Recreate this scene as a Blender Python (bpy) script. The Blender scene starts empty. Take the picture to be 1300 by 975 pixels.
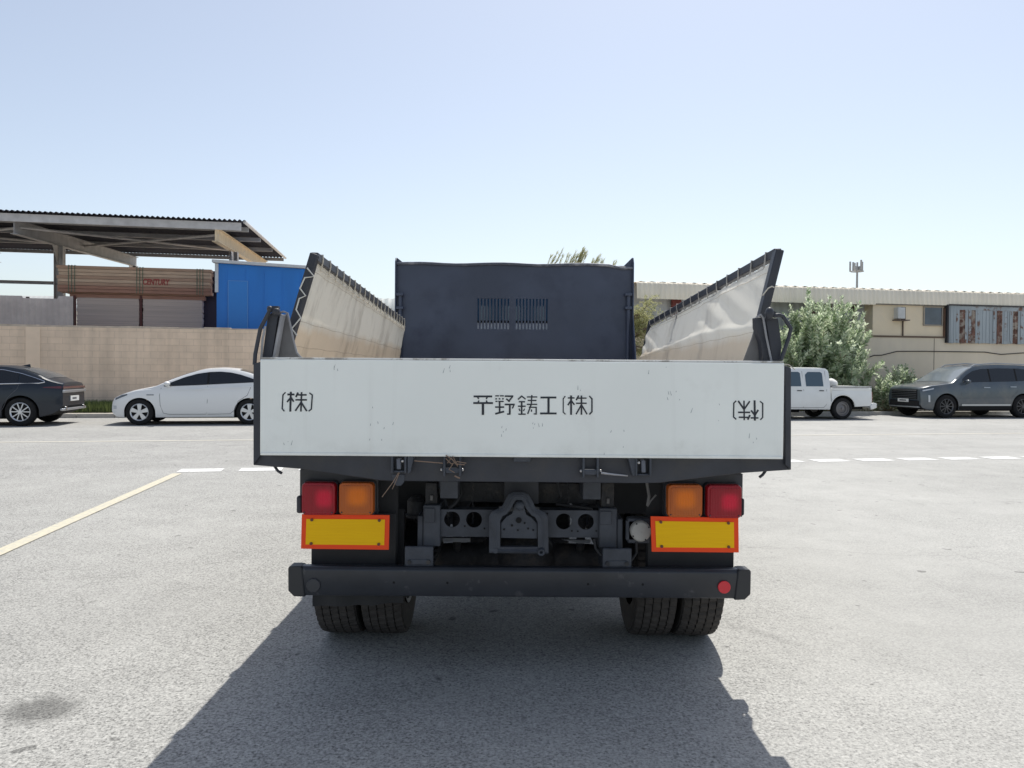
import bpy, bmesh, math, random
from mathutils import Vector, Matrix
R = math.radians
random.seed(7)
SC = bpy.context.scene
COL = SC.collection

# ------------------------------------------------------------------ camera
F = 980.0; CAMH = 1.4
PITCH = math.atan(15.5 / F); ROLL = 0.0075
CAM_ROT = (Matrix.Rotation(math.pi / 2 - PITCH, 4, 'X') @ Matrix.Rotation(ROLL, 4, 'Z'))
cam = bpy.data.objects.new('camera', bpy.data.cameras.new('camera'))
COL.objects.link(cam)
cam.matrix_world = Matrix.Translation((0, 0, CAMH)) @ CAM_ROT
cam.data.sensor_width = 36; cam.data.lens = 36 * F / 1300
cam.data.clip_start = 0.05; cam.data.clip_end = 5000
SC.camera = cam
A = R(10.8); CA, SA = math.cos(A), math.sin(A)       # direction of the road across the view
ROAD = Matrix.Rotation(A, 4, 'Z')

def ray(px, py):
    return CAM_ROT.to_3x3() @ Vector(((px - 650) / F, -(py - 487.5) / F, -1))
def P(px, py, Y):                                     # photo measurement -> metres at distance Y
    d = ray(px, py); k = Y / d.y
    return Vector((d.x * k, Y, CAMH + d.z * k))
def RP(px, py, v):                                    # the same on a plane parallel to the road -> (u, v, z)
    d = ray(px, py); vv = -d.x * SA + d.y * CA; k = v / vv
    return Vector((d.x * k * CA + d.y * k * SA, v, CAMH + d.z * k))
def U(px, v): return RP(px, 470, v).x
def W(u, v, z=0): return Vector((u * CA - v * SA, u * SA + v * CA, z))

# ------------------------------------------------------------------ materials
MATS = {}
def M(name, col, rough=.6, metal=0, var=0, vscale=3, bump=0, bscale=60, col2=None, c2lo=.55, c2hi=.7, c2scale=2, coat=0, spec=.5, stretch=None, trans=0, alpha=1):
    if name in MATS: return MATS[name]
    m = bpy.data.materials.new(name); m.use_nodes = True
    nt = m.node_tree; b = nt.nodes['Principled BSDF']; L = nt.links.new
    b.inputs['Base Color'].default_value = (*col, 1); b.inputs['Roughness'].default_value = rough
    b.inputs['Metallic'].default_value = metal; b.inputs['Coat Weight'].default_value = coat
    b.inputs['Coat Roughness'].default_value = .05
    b.inputs['Specular IOR Level'].default_value = spec
    b.inputs['Transmission Weight'].default_value = trans
    tc = nt.nodes.new('ShaderNodeTexCoord'); src = tc.outputs['Object']
    if stretch:
        mp = nt.nodes.new('ShaderNodeMapping'); mp.inputs['Scale'].default_value = stretch
        L(src, mp.inputs['Vector']); src = mp.outputs['Vector']
    cur = None
    if var:
        n = nt.nodes.new('ShaderNodeTexNoise'); n.inputs['Scale'].default_value = vscale; n.inputs['Detail'].default_value = 6
        L(src, n.inputs['Vector'])
        r = nt.nodes.new('ShaderNodeValToRGB')
        r.color_ramp.elements[0].position = .3; r.color_ramp.elements[1].position = .7
        r.color_ramp.elements[0].color = (*[c * (1 - var) for c in col], 1)
        r.color_ramp.elements[1].color = (*[min(1, c * (1 + var)) for c in col], 1)
        L(n.outputs['Fac'], r.inputs['Fac']); cur = r.outputs['Color']
    if col2:
        n = nt.nodes.new('ShaderNodeTexNoise'); n.inputs['Scale'].default_value = c2scale; n.inputs['Detail'].default_value = 8; n.inputs['Roughness'].default_value = .65
        L(src, n.inputs['Vector'])
        r = nt.nodes.new('ShaderNodeValToRGB')
        r.color_ramp.elements[0].position = c2lo; r.color_ramp.elements[1].position = c2hi
        L(n.outputs['Fac'], r.inputs['Fac'])
        mx = nt.nodes.new('ShaderNodeMix'); mx.data_type = 'RGBA'
        L(r.outputs['Color'], mx.inputs['Factor'])
        if cur: L(cur, mx.inputs['A'])
        else: mx.inputs['A'].default_value = (*col, 1)
        mx.inputs['B'].default_value = (*col2, 1); cur = mx.outputs['Result']
    if cur: L(cur, b.inputs['Base Color'])
    if bump:
        n = nt.nodes.new('ShaderNodeTexNoise'); n.inputs['Scale'].default_value = bscale; n.inputs['Detail'].default_value = 4
        L(src, n.inputs['Vector'])
        bp = nt.nodes.new('ShaderNodeBump'); bp.inputs['Strength'].default_value = bump; bp.inputs['Distance'].default_value = .01
        L(n.outputs['Fac'], bp.inputs['Height']); L(bp.outputs['Normal'], b.inputs['Normal'])
    MATS[name] = m
    return m

def nodes_of(m): return m.node_tree, m.node_tree.nodes['Principled BSDF']

def asphalt(name, lo, hi, stains=(), seam=None):
    m = M(name, hi, rough=.85, spec=.3); nt, b = nodes_of(m); L = nt.links.new; N = nt.nodes.new
    geo = N('ShaderNodeNewGeometry'); pos = geo.outputs['Position']
    def noise(s, d=3, r=.5):
        n = N('ShaderNodeTexNoise'); n.inputs['Scale'].default_value = s; n.inputs['Detail'].default_value = d; n.inputs['Roughness'].default_value = r
        L(pos, n.inputs['Vector']); return n.outputs['Fac']
    def math_(op, a, c=None, cl=False):
        n = N('ShaderNodeMath'); n.operation = op; n.use_clamp = cl
        for i, x in enumerate((a, c)):
            if x is None: continue
            if isinstance(x, (int, float)): n.inputs[i].default_value = x
            else: L(x, n.inputs[i])
        return n.outputs[0]
    def rng(f, a, c, x, y):
        n = N('ShaderNodeMapRange'); L(f, n.inputs[0])
        for i, q in enumerate((a, c, x, y)): n.inputs[i + 1].default_value = q
        return n.outputs[0]
    vor = N('ShaderNodeTexVoronoi'); vor.inputs['Scale'].default_value = 70; L(pos, vor.inputs['Vector'])
    sp = N('ShaderNodeSeparateColor'); L(vor.outputs['Color'], sp.inputs[0])
    grain = rng(noise(85, 4, .7), .36, .62, 0, 1)
    stone = rng(sp.outputs[0], 0, 1, .0, 1)
    g = math_('ADD', math_('MULTIPLY', grain, .65), math_('MULTIPLY', stone, .35))
    sx0 = N('ShaderNodeSeparateXYZ'); L(pos, sx0.inputs[0])
    worn = math_('ADD', rng(sx0.outputs[0], .2, 2.2, 0, .75), rng(noise(.55, 4, .6), .42, .66, -.15, .45), True)
    g = math_('ADD', math_('MULTIPLY', g, math_('SUBTRACT', 1, math_('MULTIPLY', worn, .62))), math_('MULTIPLY', worn, .62 * .60))
    ramp = N('ShaderNodeValToRGB'); e = ramp.color_ramp.elements
    e[0].position = .10; e[0].color = (*[c * .42 for c in lo], 1); e[1].position = .95; e[1].color = (*[min(1, c * 1.3) for c in hi], 1)
    k = e.new(.42); k.color = (*lo, 1); k = e.new(.66); k.color = (*hi, 1)
    L(g, ramp.inputs['Fac'])
    side_ = rng(sx0.outputs[0], -4, 1.5, .92, 1.0)
    big = math_('MULTIPLY', rng(noise(.35, 5, .6), .3, .7, .90, 1.08), rng(noise(2.2, 6, .65), .3, .7, .93, 1.06))
    sepp = N('ShaderNodeSeparateXYZ'); L(pos, sepp.inputs[0])
    big = math_('MULTIPLY', big, side_)
    # small dark specks, patched scars and hairline cracks
    spk = rng(noise(7.0, 2, .5), .70, .74, 1, .55); big = math_('MULTIPLY', big, spk)
    dist = N('ShaderNodeVectorMath'); dist.operation = 'ADD'
    nz = N('ShaderNodeTexNoise'); nz.inputs['Scale'].default_value = 1.3; nz.inputs['Detail'].default_value = 5; L(pos, nz.inputs['Vector'])
    L(pos, dist.inputs[0]); L(nz.outputs['Color'], dist.inputs[1])
    cr = N('ShaderNodeTexVoronoi'); cr.feature = 'DISTANCE_TO_EDGE'; cr.inputs['Scale'].default_value = .42; L(dist.outputs[0], cr.inputs['Vector'])
    crk = math_('MAXIMUM', rng(cr.outputs['Distance'], .001, .006, .86, 1), rng(noise(.5, 3, .5), .45, .52, 1, 0)); big = math_('MULTIPLY', big, crk)
    wob = rng(noise(9, 5, .7), .3, .7, -.35, .35)
    for (cx, cy, rx, ry, ang, amt) in stains:
        ca, sa = math.cos(ang), math.sin(ang)
        dx = math_('SUBTRACT', sepp.outputs[0], cx); dy = math_('SUBTRACT', sepp.outputs[1], cy)
        a1 = math_('DIVIDE', math_('ADD', math_('MULTIPLY', dx, ca), math_('MULTIPLY', dy, sa)), rx)
        a2 = math_('DIVIDE', math_('SUBTRACT', math_('MULTIPLY', dy, ca), math_('MULTIPLY', dx, sa)), ry)
        d = math_('SQRT', math_('ADD', math_('MULTIPLY', a1, a1), math_('MULTIPLY', a2, a2)))
        d = math_('ADD', d, wob)
        big = math_('MULTIPLY', big, rng(d, .45, 1.25, 1 - amt, 1))
    if seam:
        vv = math_('ADD', math_('MULTIPLY', sepp.outputs[0], -SA), math_('MULTIPLY', sepp.outputs[1], CA))
        vv = math_('ADD', vv, rng(noise(.8, 5, .7), .3, .7, -.25, .25))
        for (v0, wd, amt) in seam:
            d = math_('ABSOLUTE', math_('SUBTRACT', vv, v0))
            big = math_('MULTIPLY', big, rng(d, wd * .3, wd, 1 - amt, 1))
    mul = N('ShaderNodeVectorMath'); mul.operation = 'SCALE'; L(ramp.outputs[0], mul.inputs[0]); L(big, mul.inputs[3])
    L(mul.outputs[0], b.inputs['Base Color'])
    bp = N('ShaderNodeBump'); bp.inputs['Strength'].default_value = .30; bp.inputs['Distance'].default_value = .004
    L(g, bp.inputs['Height']); L(bp.outputs['Normal'], b.inputs['Normal'])
    return m

def brickmat(name, c1, c2, mort, bw=.42, bh=.205):
    m = M(name, c1, rough=.9); nt, b = nodes_of(m); L = nt.links.new; N = nt.nodes.new
    tc = N('ShaderNodeTexCoord'); s = N('ShaderNodeSeparateXYZ'); L(tc.outputs['Object'], s.inputs[0])
    c = N('ShaderNodeCombineXYZ'); L(s.outputs[0], c.inputs[0]); L(s.outputs[2], c.inputs[1])
    br = N('ShaderNodeTexBrick'); L(c.outputs[0], br.inputs['Vector'])
    br.inputs['Color1'].default_value = (*c1, 1); br.inputs['Color2'].default_value = (*c2, 1); br.inputs['Mortar'].default_value = (*mort, 1)
    br.inputs['Scale'].default_value = 1; br.inputs['Brick Width'].default_value = bw; br.inputs['Row Height'].default_value = bh
    br.inputs['Mortar Size'].default_value = .009; br.inputs['Mortar Smooth'].default_value = .3; br.inputs['Bias'].default_value = 0
    n = N('ShaderNodeTexNoise'); n.inputs['Scale'].default_value = .9; n.inputs['Detail'].default_value = 8; n.inputs['Roughness'].default_value = .65
    L(tc.outputs['Object'], n.inputs['Vector'])
    mr = N('ShaderNodeMapRange'); L(n.outputs['Fac'], mr.inputs[0]); mr.inputs[1].default_value = .3; mr.inputs[2].default_value = .7; mr.inputs[3].default_value = .86; mr.inputs[4].default_value = 1.12
    # rain streaks under the coping
    mp = N('ShaderNodeMapping'); mp.inputs['Scale'].default_value = (2.2, 1, .12); L(tc.outputs['Object'], mp.inputs['Vector'])
    n2 = N('ShaderNodeTexNoise'); n2.inputs['Scale'].default_value = 1.5; n2.inputs['Detail'].default_value = 6; L(mp.outputs[0], n2.inputs['Vector'])
    m2 = N('ShaderNodeMapRange'); L(n2.outputs['Fac'], m2.inputs[0]); m2.inputs[1].default_value = .35; m2.inputs[2].default_value = .6; m2.inputs[3].default_value = .88; m2.inputs[4].default_value = 1.05
    mm = N('ShaderNodeMath'); mm.operation = 'MULTIPLY'; L(mr.outputs[0], mm.inputs[0]); L(m2.outputs[0], mm.inputs[1])
    sc = N('ShaderNodeVectorMath'); sc.operation = 'SCALE'; L(br.outputs['Color'], sc.inputs[0]); L(mm.outputs[0], sc.inputs[3])
    L(sc.outputs[0], b.inputs['Base Color'])
    bp = N('ShaderNodeBump'); bp.inputs['Strength'].default_value = .5; bp.inputs['Distance'].default_value = .01; bp.invert = True
    L(br.outputs['Fac'], bp.inputs['Height']); L(bp.outputs['Normal'], b.inputs['Normal'])
    return m

def leafmat(name, col, col2, rough=.55, trans=.25):
    m = M(name, col, rough=rough); nt, b = nodes_of(m); L = nt.links.new; N = nt.nodes.new
    g = N('ShaderNodeNewGeometry'); r = N('ShaderNodeValToRGB')
    r.color_ramp.elements[0].color = (*col, 1); r.color_ramp.elements[1].color = (*col2, 1)
    L(g.outputs['Random Per Island'], r.inputs[0]); L(r.outputs[0], b.inputs['Base Color'])
    t = N('ShaderNodeBsdfTranslucent'); L(r.outputs[0], t.inputs['Color'])
    mx = N('ShaderNodeMixShader'); mx.inputs[0].default_value = trans
    L(b.outputs[0], mx.inputs[1]); L(t.outputs[0], mx.inputs[2])
    L(mx.outputs[0], nt.nodes['Material Output'].inputs[0])
    return m

# ------------------------------------------------------------------ mesh builder
ROOTM = {}
def root_matrix(o):
    while o is not None and o.name not in ROOTM: o = o.parent
    return ROOTM[o.name] if o is not None else Matrix.Identity(4)

class MB:
    def __init__(s, frame=None): s.v = []; s.f = []; s.mi = []; s.frame = frame; s.cur = 0
    def add(s, vs, fs, mi=None):
        n = len(s.v); s.v += [Vector(p) for p in vs]
        for f in fs: s.f.append([i + n for i in f]); s.mi.append(s.cur if mi is None else mi)
    def box(s, lo, hi):
        x0, y0, z0 = lo; x1, y1, z1 = hi
        s.add([(x0,y0,z0),(x1,y0,z0),(x1,y1,z0),(x0,y1,z0),(x0,y0,z1),(x1,y0,z1),(x1,y1,z1),(x0,y1,z1)],
              [(3,2,1,0),(4,5,6,7),(0,1,5,4),(1,2,6,5),(2,3,7,6),(3,0,4,7)])
        return s
    def loft(s, rings, cap=True, close=True):
        n = len(rings[0]); vs = [p for r in rings for p in r]; fs = []
        for i in range(len(rings) - 1):
            for j in range(n if close else n - 1):
                a = i * n + j; b = i * n + (j + 1) % n
                fs.append((a, b, b + n, a + n))
        if cap: fs.append(tuple(range(n))[::-1]); fs.append(tuple((len(rings) - 1) * n + j for j in range(n)))
        s.add(vs, fs); return s
    def prism(s, pts, d):                                # pts: 3-D polygon, d: extrusion vector
        pts = [Vector(p) for p in pts]; d = Vector(d)
        return s.loft([pts, [p + d for p in pts]])
    def bar(s, a, b, w, h=None, up=(0, 0, 1)):            # rectangular bar
        a = Vector(a); b = Vector(b); h = h or w; t = (b - a).normalized(); up = Vector(up)
        if abs(t.dot(up)) > .98: up = Vector((0, 1, 0))
        x = t.cross(up).normalized() * w / 2; y = x.cross(t).normalized() * h / 2
        return s.loft([[p - x - y, p + x - y, p + x + y, p - x + y] for p in (a, b)])
    def tube(s, pts, r, seg=8):
        pts = [Vector(p) for p in pts]; rings = []; rs = r if isinstance(r, (list, tuple)) else [r] * len(pts)
        prev = None
        for i, p in enumerate(pts):
            t = (pts[min(i + 1, len(pts) - 1)] - pts[max(i - 1, 0)]).normalized()
            if prev is None: x = t.cross(Vector((0, 0, 1)) if abs(t.z) < .9 else Vector((1, 0, 0))).normalized()
            else: x = (prev - t * prev.dot(t)).normalized()
            prev = x; y = t.cross(x)
            rings.append([p + (x * math.cos(2 * math.pi * k / seg) + y * math.sin(2 * math.pi * k / seg)) * rs[i] for k in range(seg)])
        return s.loft(rings)
    def cyl(s, c, axis, r, h, seg=24, r2=None):           # centred cylinder
        c = Vector(c); a = Vector(axis).normalized() * h / 2
        return s.tube([c - a, c + a], [r, r if r2 is None else r2], seg)
    def lathe(s, c, axis, prof, seg=48, fn=None):         # prof: (along axis, radius)
        c = Vector(c); a = Vector(axis).normalized(); x = a.orthogonal().normalized(); y = a.cross(x); rings = []
        for k in range(seg):
            t = 2 * math.pi * k / seg; d = x * math.cos(t) + y * math.sin(t)
            rings.append([c + a * q[0] + d * (q[1] if fn is None else fn(i, k, q[1])) for i, q in enumerate(prof)])
        n = len(prof); vs = [p for r_ in rings for p in r_]; fs = []
        for k in range(seg):
            for j in range(n - 1):
                p, q = k * n + j, ((k + 1) % seg) * n + j
                fs.append((p, q, q + 1, p + 1))
        s.add(vs, fs); return s
    def ball(s, c, r, sx=1, sy=1, sz=1, seg=16, rings=10):
        c = Vector(c); vs = []; fs = []
        for i in range(rings + 1):
            ph = math.pi * i / rings
            for k in range(seg):
                t = 2 * math.pi * k / seg
                vs.append(c + Vector((r * sx * math.sin(ph) * math.cos(t), r * sy * math.sin(ph) * math.sin(t), r * sz * math.cos(ph))))
        for i in range(rings):
            for k in range(seg): fs.append((i*seg+k, (i+1)*seg+k, (i+1)*seg+(k+1)%seg, i*seg+(k+1)%seg))
        s.add(vs, fs); return s
    def grid(s, rows, thick=0):
        n = len(rows[0]); s.add([p for r in rows for p in r], [(i*n+j, i*n+j+1, (i+1)*n+j+1, (i+1)*n+j) for i in range(len(rows)-1) for j in range(n-1)]); return s
    def build(s, name, mat, parent=None, bevel=0, ang=35, smooth=True, solid=0, weld=False, base=None):
        T = Matrix.Identity(4) if s.frame is None else (ROAD if s.frame == 'road' else Matrix.Identity(4))
        me = bpy.data.meshes.new(name)
        if s.frame == 'local': X = Matrix.Identity(4)
        elif parent is not None: X = root_matrix(parent).inverted() @ T
        elif base is not None: X = base.inverted() @ T
        else: X = T
        me.from_pydata([X @ p for p in s.v], [], s.f)
        for m in (mat if isinstance(mat, (list, tuple)) else [mat]): me.materials.append(m)
        for i, p in enumerate(me.polygons): p.material_index = s.mi[i]
        bm = bmesh.new(); bm.from_mesh(me)
        if weld: bmesh.ops.remove_doubles(bm, verts=bm.verts, dist=.0004)
        bmesh.ops.recalc_face_normals(bm, faces=bm.faces) if not weld == 'leaf' else None
        if smooth:
            for f in bm.faces: f.smooth = True
            a = R(ang)
            for e in bm.edges:
                e.smooth = len(e.link_faces) == 2 and e.calc_face_angle(9) < a
        bm.to_mesh(me); bm.free()
        o = bpy.data.objects.new(name, me); COL.objects.link(o)
        if base is not None and parent is None: o.matrix_world = base
        if parent is not None: o.parent = parent
        if solid:
            md = o.modifiers.new('s', 'SOLIDIFY'); md.thickness = solid; md.offset = 0
        if bevel:
            md = o.modifiers.new('b', 'BEVEL'); md.width = bevel; md.segments = 2; md.limit_method = 'ANGLE'; md.angle_limit = R(40); md.harden_normals = False
        return o
def tag(o, label=None, cat=None, group=None, kind=None):
    if label: o['label'] = label
    if cat: o['category'] = cat
    if group: o['group'] = group
    if kind: o['kind'] = kind
    return o
def thing(name, loc, rz=0, label=None, cat=None, group=None):
    o = bpy.data.objects.new(name, None); COL.objects.link(o)
    o.matrix_world = Matrix.Translation(loc) @ Matrix.Rotation(rz, 4, 'Z'); ROOTM[o.name] = o.matrix_world.copy()
    o.empty_display_size = .2
    return tag(o, label, cat, group)
def sub(name, parent):
    o = bpy.data.objects.new(name, None); COL.objects.link(o); o.parent = parent; return o
def based(u, v, z=0): return Matrix.Translation(W(u, v, z)) @ ROAD

# ------------------------------------------------------------------ shared materials
m_black = M('black_chassis_paint', (.034, .037, .048), rough=.5, var=.25, vscale=6, bump=.08, bscale=40, col2=(.055, .052, .05), c2lo=.5, c2hi=.8, c2scale=5)
m_navy = M('dark_blue_black_paint', (.060, .073, .112), rough=.42, var=.18, vscale=2, bump=.12, bscale=3, col2=(.036, .042, .07), c2lo=.52, c2hi=.78, c2scale=3)
m_grime = M('greasy_metal', (.03, .031, .035), rough=.7, var=.4, vscale=15, bump=.4, bscale=60, col2=(.085, .075, .065), c2lo=.5, c2hi=.7, c2scale=9)
m_frame = M('underframe_metal', (.055, .062, .078), rough=.6, var=.25, vscale=12, bump=.2, bscale=60)
m_tg = M('tailgate_white_paint', (.92, .935, .885), rough=.42, var=.025, vscale=2.5, bump=.22, bscale=2.2, col2=(.83, .84, .79), c2lo=.58, c2hi=.78, c2scale=3.5)
def grime(m, z0, z1, col, amt):                        # road dirt collected along the lower edge, and faint runs
    nt, b = nodes_of(m); L = nt.links.new; N = nt.nodes.new
    src = b.inputs['Base Color'].links[0].from_socket
    tc = N('ShaderNodeTexCoord'); s = N('ShaderNodeSeparateXYZ'); L(tc.outputs['Object'], s.inputs[0])
    n = N('ShaderNodeTexNoise'); n.inputs['Scale'].default_value = 7; n.inputs['Detail'].default_value = 8; n.inputs['Roughness'].default_value = .7; L(tc.outputs['Object'], n.inputs['Vector'])
    mr = N('ShaderNodeMapRange'); L(s.outputs[2], mr.inputs[0]); mr.inputs[1].default_value = z0; mr.inputs[2].default_value = z1; mr.inputs[3].default_value = 1; mr.inputs[4].default_value = 0
    nr = N('ShaderNodeMapRange'); L(n.outputs['Fac'], nr.inputs[0]); nr.inputs[1].default_value = .38; nr.inputs[2].default_value = .68
    mu = N('ShaderNodeMath'); mu.operation = 'MULTIPLY'; L(mr.outputs[0], mu.inputs[0]); L(nr.outputs[0], mu.inputs[1])
    mp = N('ShaderNodeMapping'); mp.inputs['Scale'].default_value = (22, 1, .9); L(tc.outputs['Object'], mp.inputs[0])
    n2 = N('ShaderNodeTexNoise'); n2.inputs['Scale'].default_value = 1; n2.inputs['Detail'].default_value = 6; L(mp.outputs[0], n2.inputs['Vector'])
    r2 = N('ShaderNodeMapRange'); L(n2.outputs['Fac'], r2.inputs[0]); r2.inputs[1].default_value = .60; r2.inputs[2].default_value = .78; r2.inputs[4].default_value = .35
    ad = N('ShaderNodeMath'); ad.operation = 'ADD'; ad.use_clamp = True; L(mu.outputs[0], ad.inputs[0]); L(r2.outputs[0], ad.inputs[1])
    m3 = N('ShaderNodeMath'); m3.operation = 'MULTIPLY'; L(ad.outputs[0], m3.inputs[0]); m3.inputs[1].default_value = amt
    mx = N('ShaderNodeMix'); mx.data_type = 'RGBA'; L(m3.outputs[0], mx.inputs['Factor']); L(src, mx.inputs['A']); mx.inputs['B'].default_value = (*col, 1)
    L(mx.outputs['Result'], b.inputs['Base Color'])
grime(m_tg, 1.06, 1.14, (.45, .43, .38), .26)
m_letter = M('black_stencil_paint', (.022, .026, .034), rough=.6)
m_rubber = M('tyre_rubber', (.018, .018, .019), rough=.9, spec=.2, var=.2, vscale=20, col2=(.035, .033, .03), c2lo=.5, c2hi=.75, c2scale=6)
m_tread = M('worn_tread_rubber', (.052, .046, .042), rough=.85, var=.2, vscale=20, col2=(.09, .08, .07), c2lo=.5, c2hi=.75, c2scale=6)
m_flap = M('mudflap_rubber', (.02, .021, .024), rough=.65, var=.2, vscale=8)
m_rim = M('steel_rim', (.25, .25, .25), rough=.5, metal=.4, var=.2)
m_red = M('red_lens', (.34, .008, .02), rough=.3, coat=.1, spec=.3)
m_redhot = M('red_lens_hot_spot', (.75, .008, .045), rough=.3, coat=.1, spec=.3)
m_amb = M('amber_lens', (.52, .12, .018), rough=.3, coat=.1, spec=.3)
m_ambhot = M('amber_lens_hot_spot', (.88, .20, .006), rough=.3, coat=.1, spec=.3)
m_orange = M('orange_reflective_sheet', (.95, .085, .02), rough=.5, spec=.2)
m_yellow = M('yellow_reflective_sheet', (1.0, .55, .003), rough=.45, spec=.2, var=.05, vscale=30, stretch=(.3, 1, 6))
m_rope = M('pale_rope', (.62, .57, .48), rough=.9)
m_wire = M('rusty_wire', (.25, .17, .12), rough=.7)
m_bolt = M('bright_bolt', (.55, .53, .52), rough=.35, metal=.8)
m_ltgrey = M('grey_edge_paint', (.30, .30, .31), rough=.55, var=.2, vscale=10)
m_grey = M('bare_grey_steel', (.17, .165, .165), rough=.6, var=.2, vscale=8, col2=(.3, .27, .25), c2lo=.55, c2hi=.75)
m_glass = M('dark_car_glass', (.02, .03, .04), rough=.05, spec=.8)
m_tint = M('tinted_glass', (.012, .014, .018), rough=.06, spec=.6)
m_dark = M('wheel_well_black', (.008, .008, .009), rough=.9)
m_plate = M('number_plate_white', (.75, .75, .73), rough=.4)

# ------------------------------------------------------------------ ground
gm = asphalt('forecourt_asphalt', (.322, .318, .302), (.415, .409, .386),
             stains=[(-1.93, 3.14, .17, .14, 0, .5), (1.37, 4.12, .22, .05, -.9, .17), (1.25, 4.3, .10, .12, 0, .07), (-2.2, 7.4, .3, .2, 0, .08)])
ground = MB().box((-400, -60, -.5), (400, 900, 0)).build('ground', gm, smooth=False); tag(ground, kind='structure')
rm = asphalt('road_asphalt', (.33, .325, .31), (.408, .402, .382), seam=[(12.0, .6, .06), (12.9, .35, .05), (17.2, .5, .04)])
road = MB('road').grid([[Vector((-120, 10.8, .0002)), Vector((120, 10.8, .0002))], [Vector((-120, 11.09, .004)), Vector((120, 11.09, .004))], [Vector((-120, 23.7, .004)), Vector((120, 23.7, .004))]]).build('road', rm, smooth=False); tag(road, kind='structure')
m_wline = M('worn_white_marking', (.68, .68, .66), rough=.8, var=.08, vscale=30, col2=(.5, .49, .475), c2lo=.56, c2hi=.66, c2scale=14)
m_yline = M('faded_yellow_marking', (.56, .515, .39), rough=.8, var=.08, vscale=30, col2=(.43, .42, .375), c2lo=.44, c2hi=.68, c2scale=22)
m_eline = M('faded_edge_marking', (.56, .53, .45), rough=.8, var=.1, vscale=20, col2=(.49, .48, .46), c2lo=.5, c2hi=.68, c2scale=9)
def sheet(name, u0, u1, v0, v1, z, mat, kind=None, label=None, cat=None, group=None):
    n = max(1, int((u1 - u0) / 2)); us = [u0 + (u1 - u0) * i / n for i in range(n + 1)]
    o = MB('road').grid([[Vector((u, v0, z)) for u in us], [Vector((u, v1, z)) for u in us]]).build(name, mat, smooth=False)
    return tag(o, label, cat, group, kind)
lines = MB('road')
pos = U(228, 11.3)
k = 0; u = pos
while u < 22:
    lines.grid([[Vector((u, 11.10, .008)), Vector((u + .57, 11.10, .008))], [Vector((u, 11.44, .008)), Vector((u + .57, 11.44, .008))]])
    u += .80
tag(lines.build('give_way_line', m_wline, smooth=False), kind='structure')
g0 = RP(0, 700, 1); 
def gp(px, py):
    d = ray(px, py); k = -CAMH / d.z; return Vector((d.x * k, d.y * k, 0))
a, b = gp(-60, 728), gp(225, 601.5); t = (b - a).normalized(); n = Vector((-t.y, t.x, 0)) * .062
a = a - t * 3
tag(MB().grid([[a - n + Vector((0, 0, .006)), b - n + Vector((0, 0, .006))], [a + n + Vector((0, 0, .006)), b + n + Vector((0, 0, .006))]]).build('yellow_line', m_yline, smooth=False), kind='structure')
sheet('edge_line', -60, 60, 15.95, 16.08, .008, m_eline, 'structure')
m_kerb = M('kerb_concrete', (.46, .44, .40), rough=.85, var=.15, vscale=5, bump=.2)
kb = MB('road'); uu = -45.0
while uu < 45:
    kb.box((uu + .006, 23.7, -.05), (uu + .994, 23.86, .125)); uu += 1
tag(kb.build('kerb', m_kerb, bevel=.012), kind='structure')
m_soil = M('sandy_verge', (.52, .45, .36), rough=.95, var=.2, vscale=2, bump=.5, bscale=25, col2=(.38, .33, .26), c2lo=.5, c2hi=.7)
tag(MB('road').box((-120, 23.86, -.3), (120, 120, .10)).build('verge', m_soil, smooth=False), kind='structure')

# ------------------------------------------------------------------ boundary wall on the far side of the road
WV = 25.8
wallt = RP(160, 414.5, WV).z
uL, uR = -45, U(640, WV)
m_block = brickmat('sand_block_wall', (.80, .635, .485), (.76, .605, .465), (.67, .53, .41))
m_cope = M('wall_coping_mortar', (.52, .44, .36), rough=.9, var=.2, vscale=4)
bw = thing('block_wall', W(uL, WV, .1), A, 'long sand coloured concrete block wall behind the two parked sedans', 'wall')
MB('road').box((uL, WV, .05), (uR, WV + .2, wallt - .05)).build('wall_face', m_block, bw, smooth=False)
cp = MB('road'); u = uL
while u < uR - .5:
    h = random.uniform(-.012, .02); cp.box((u, WV - .004, wallt - .05), (min(u + .8, uR), WV + .204, wallt + h)); u += .8
cp.build('coping', m_cope, bw, smooth=False)
# shallow piers
for px in (42, 480):
    up = U(px, WV); MB('road').box((up - .2, WV - .012, .1), (up + .2, WV + .001, wallt - .052)).build('pier', m_cope if False else M('plastered_pier', (.80, .64, .49), rough=.9, var=.05, vscale=3), bw, smooth=False)

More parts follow.
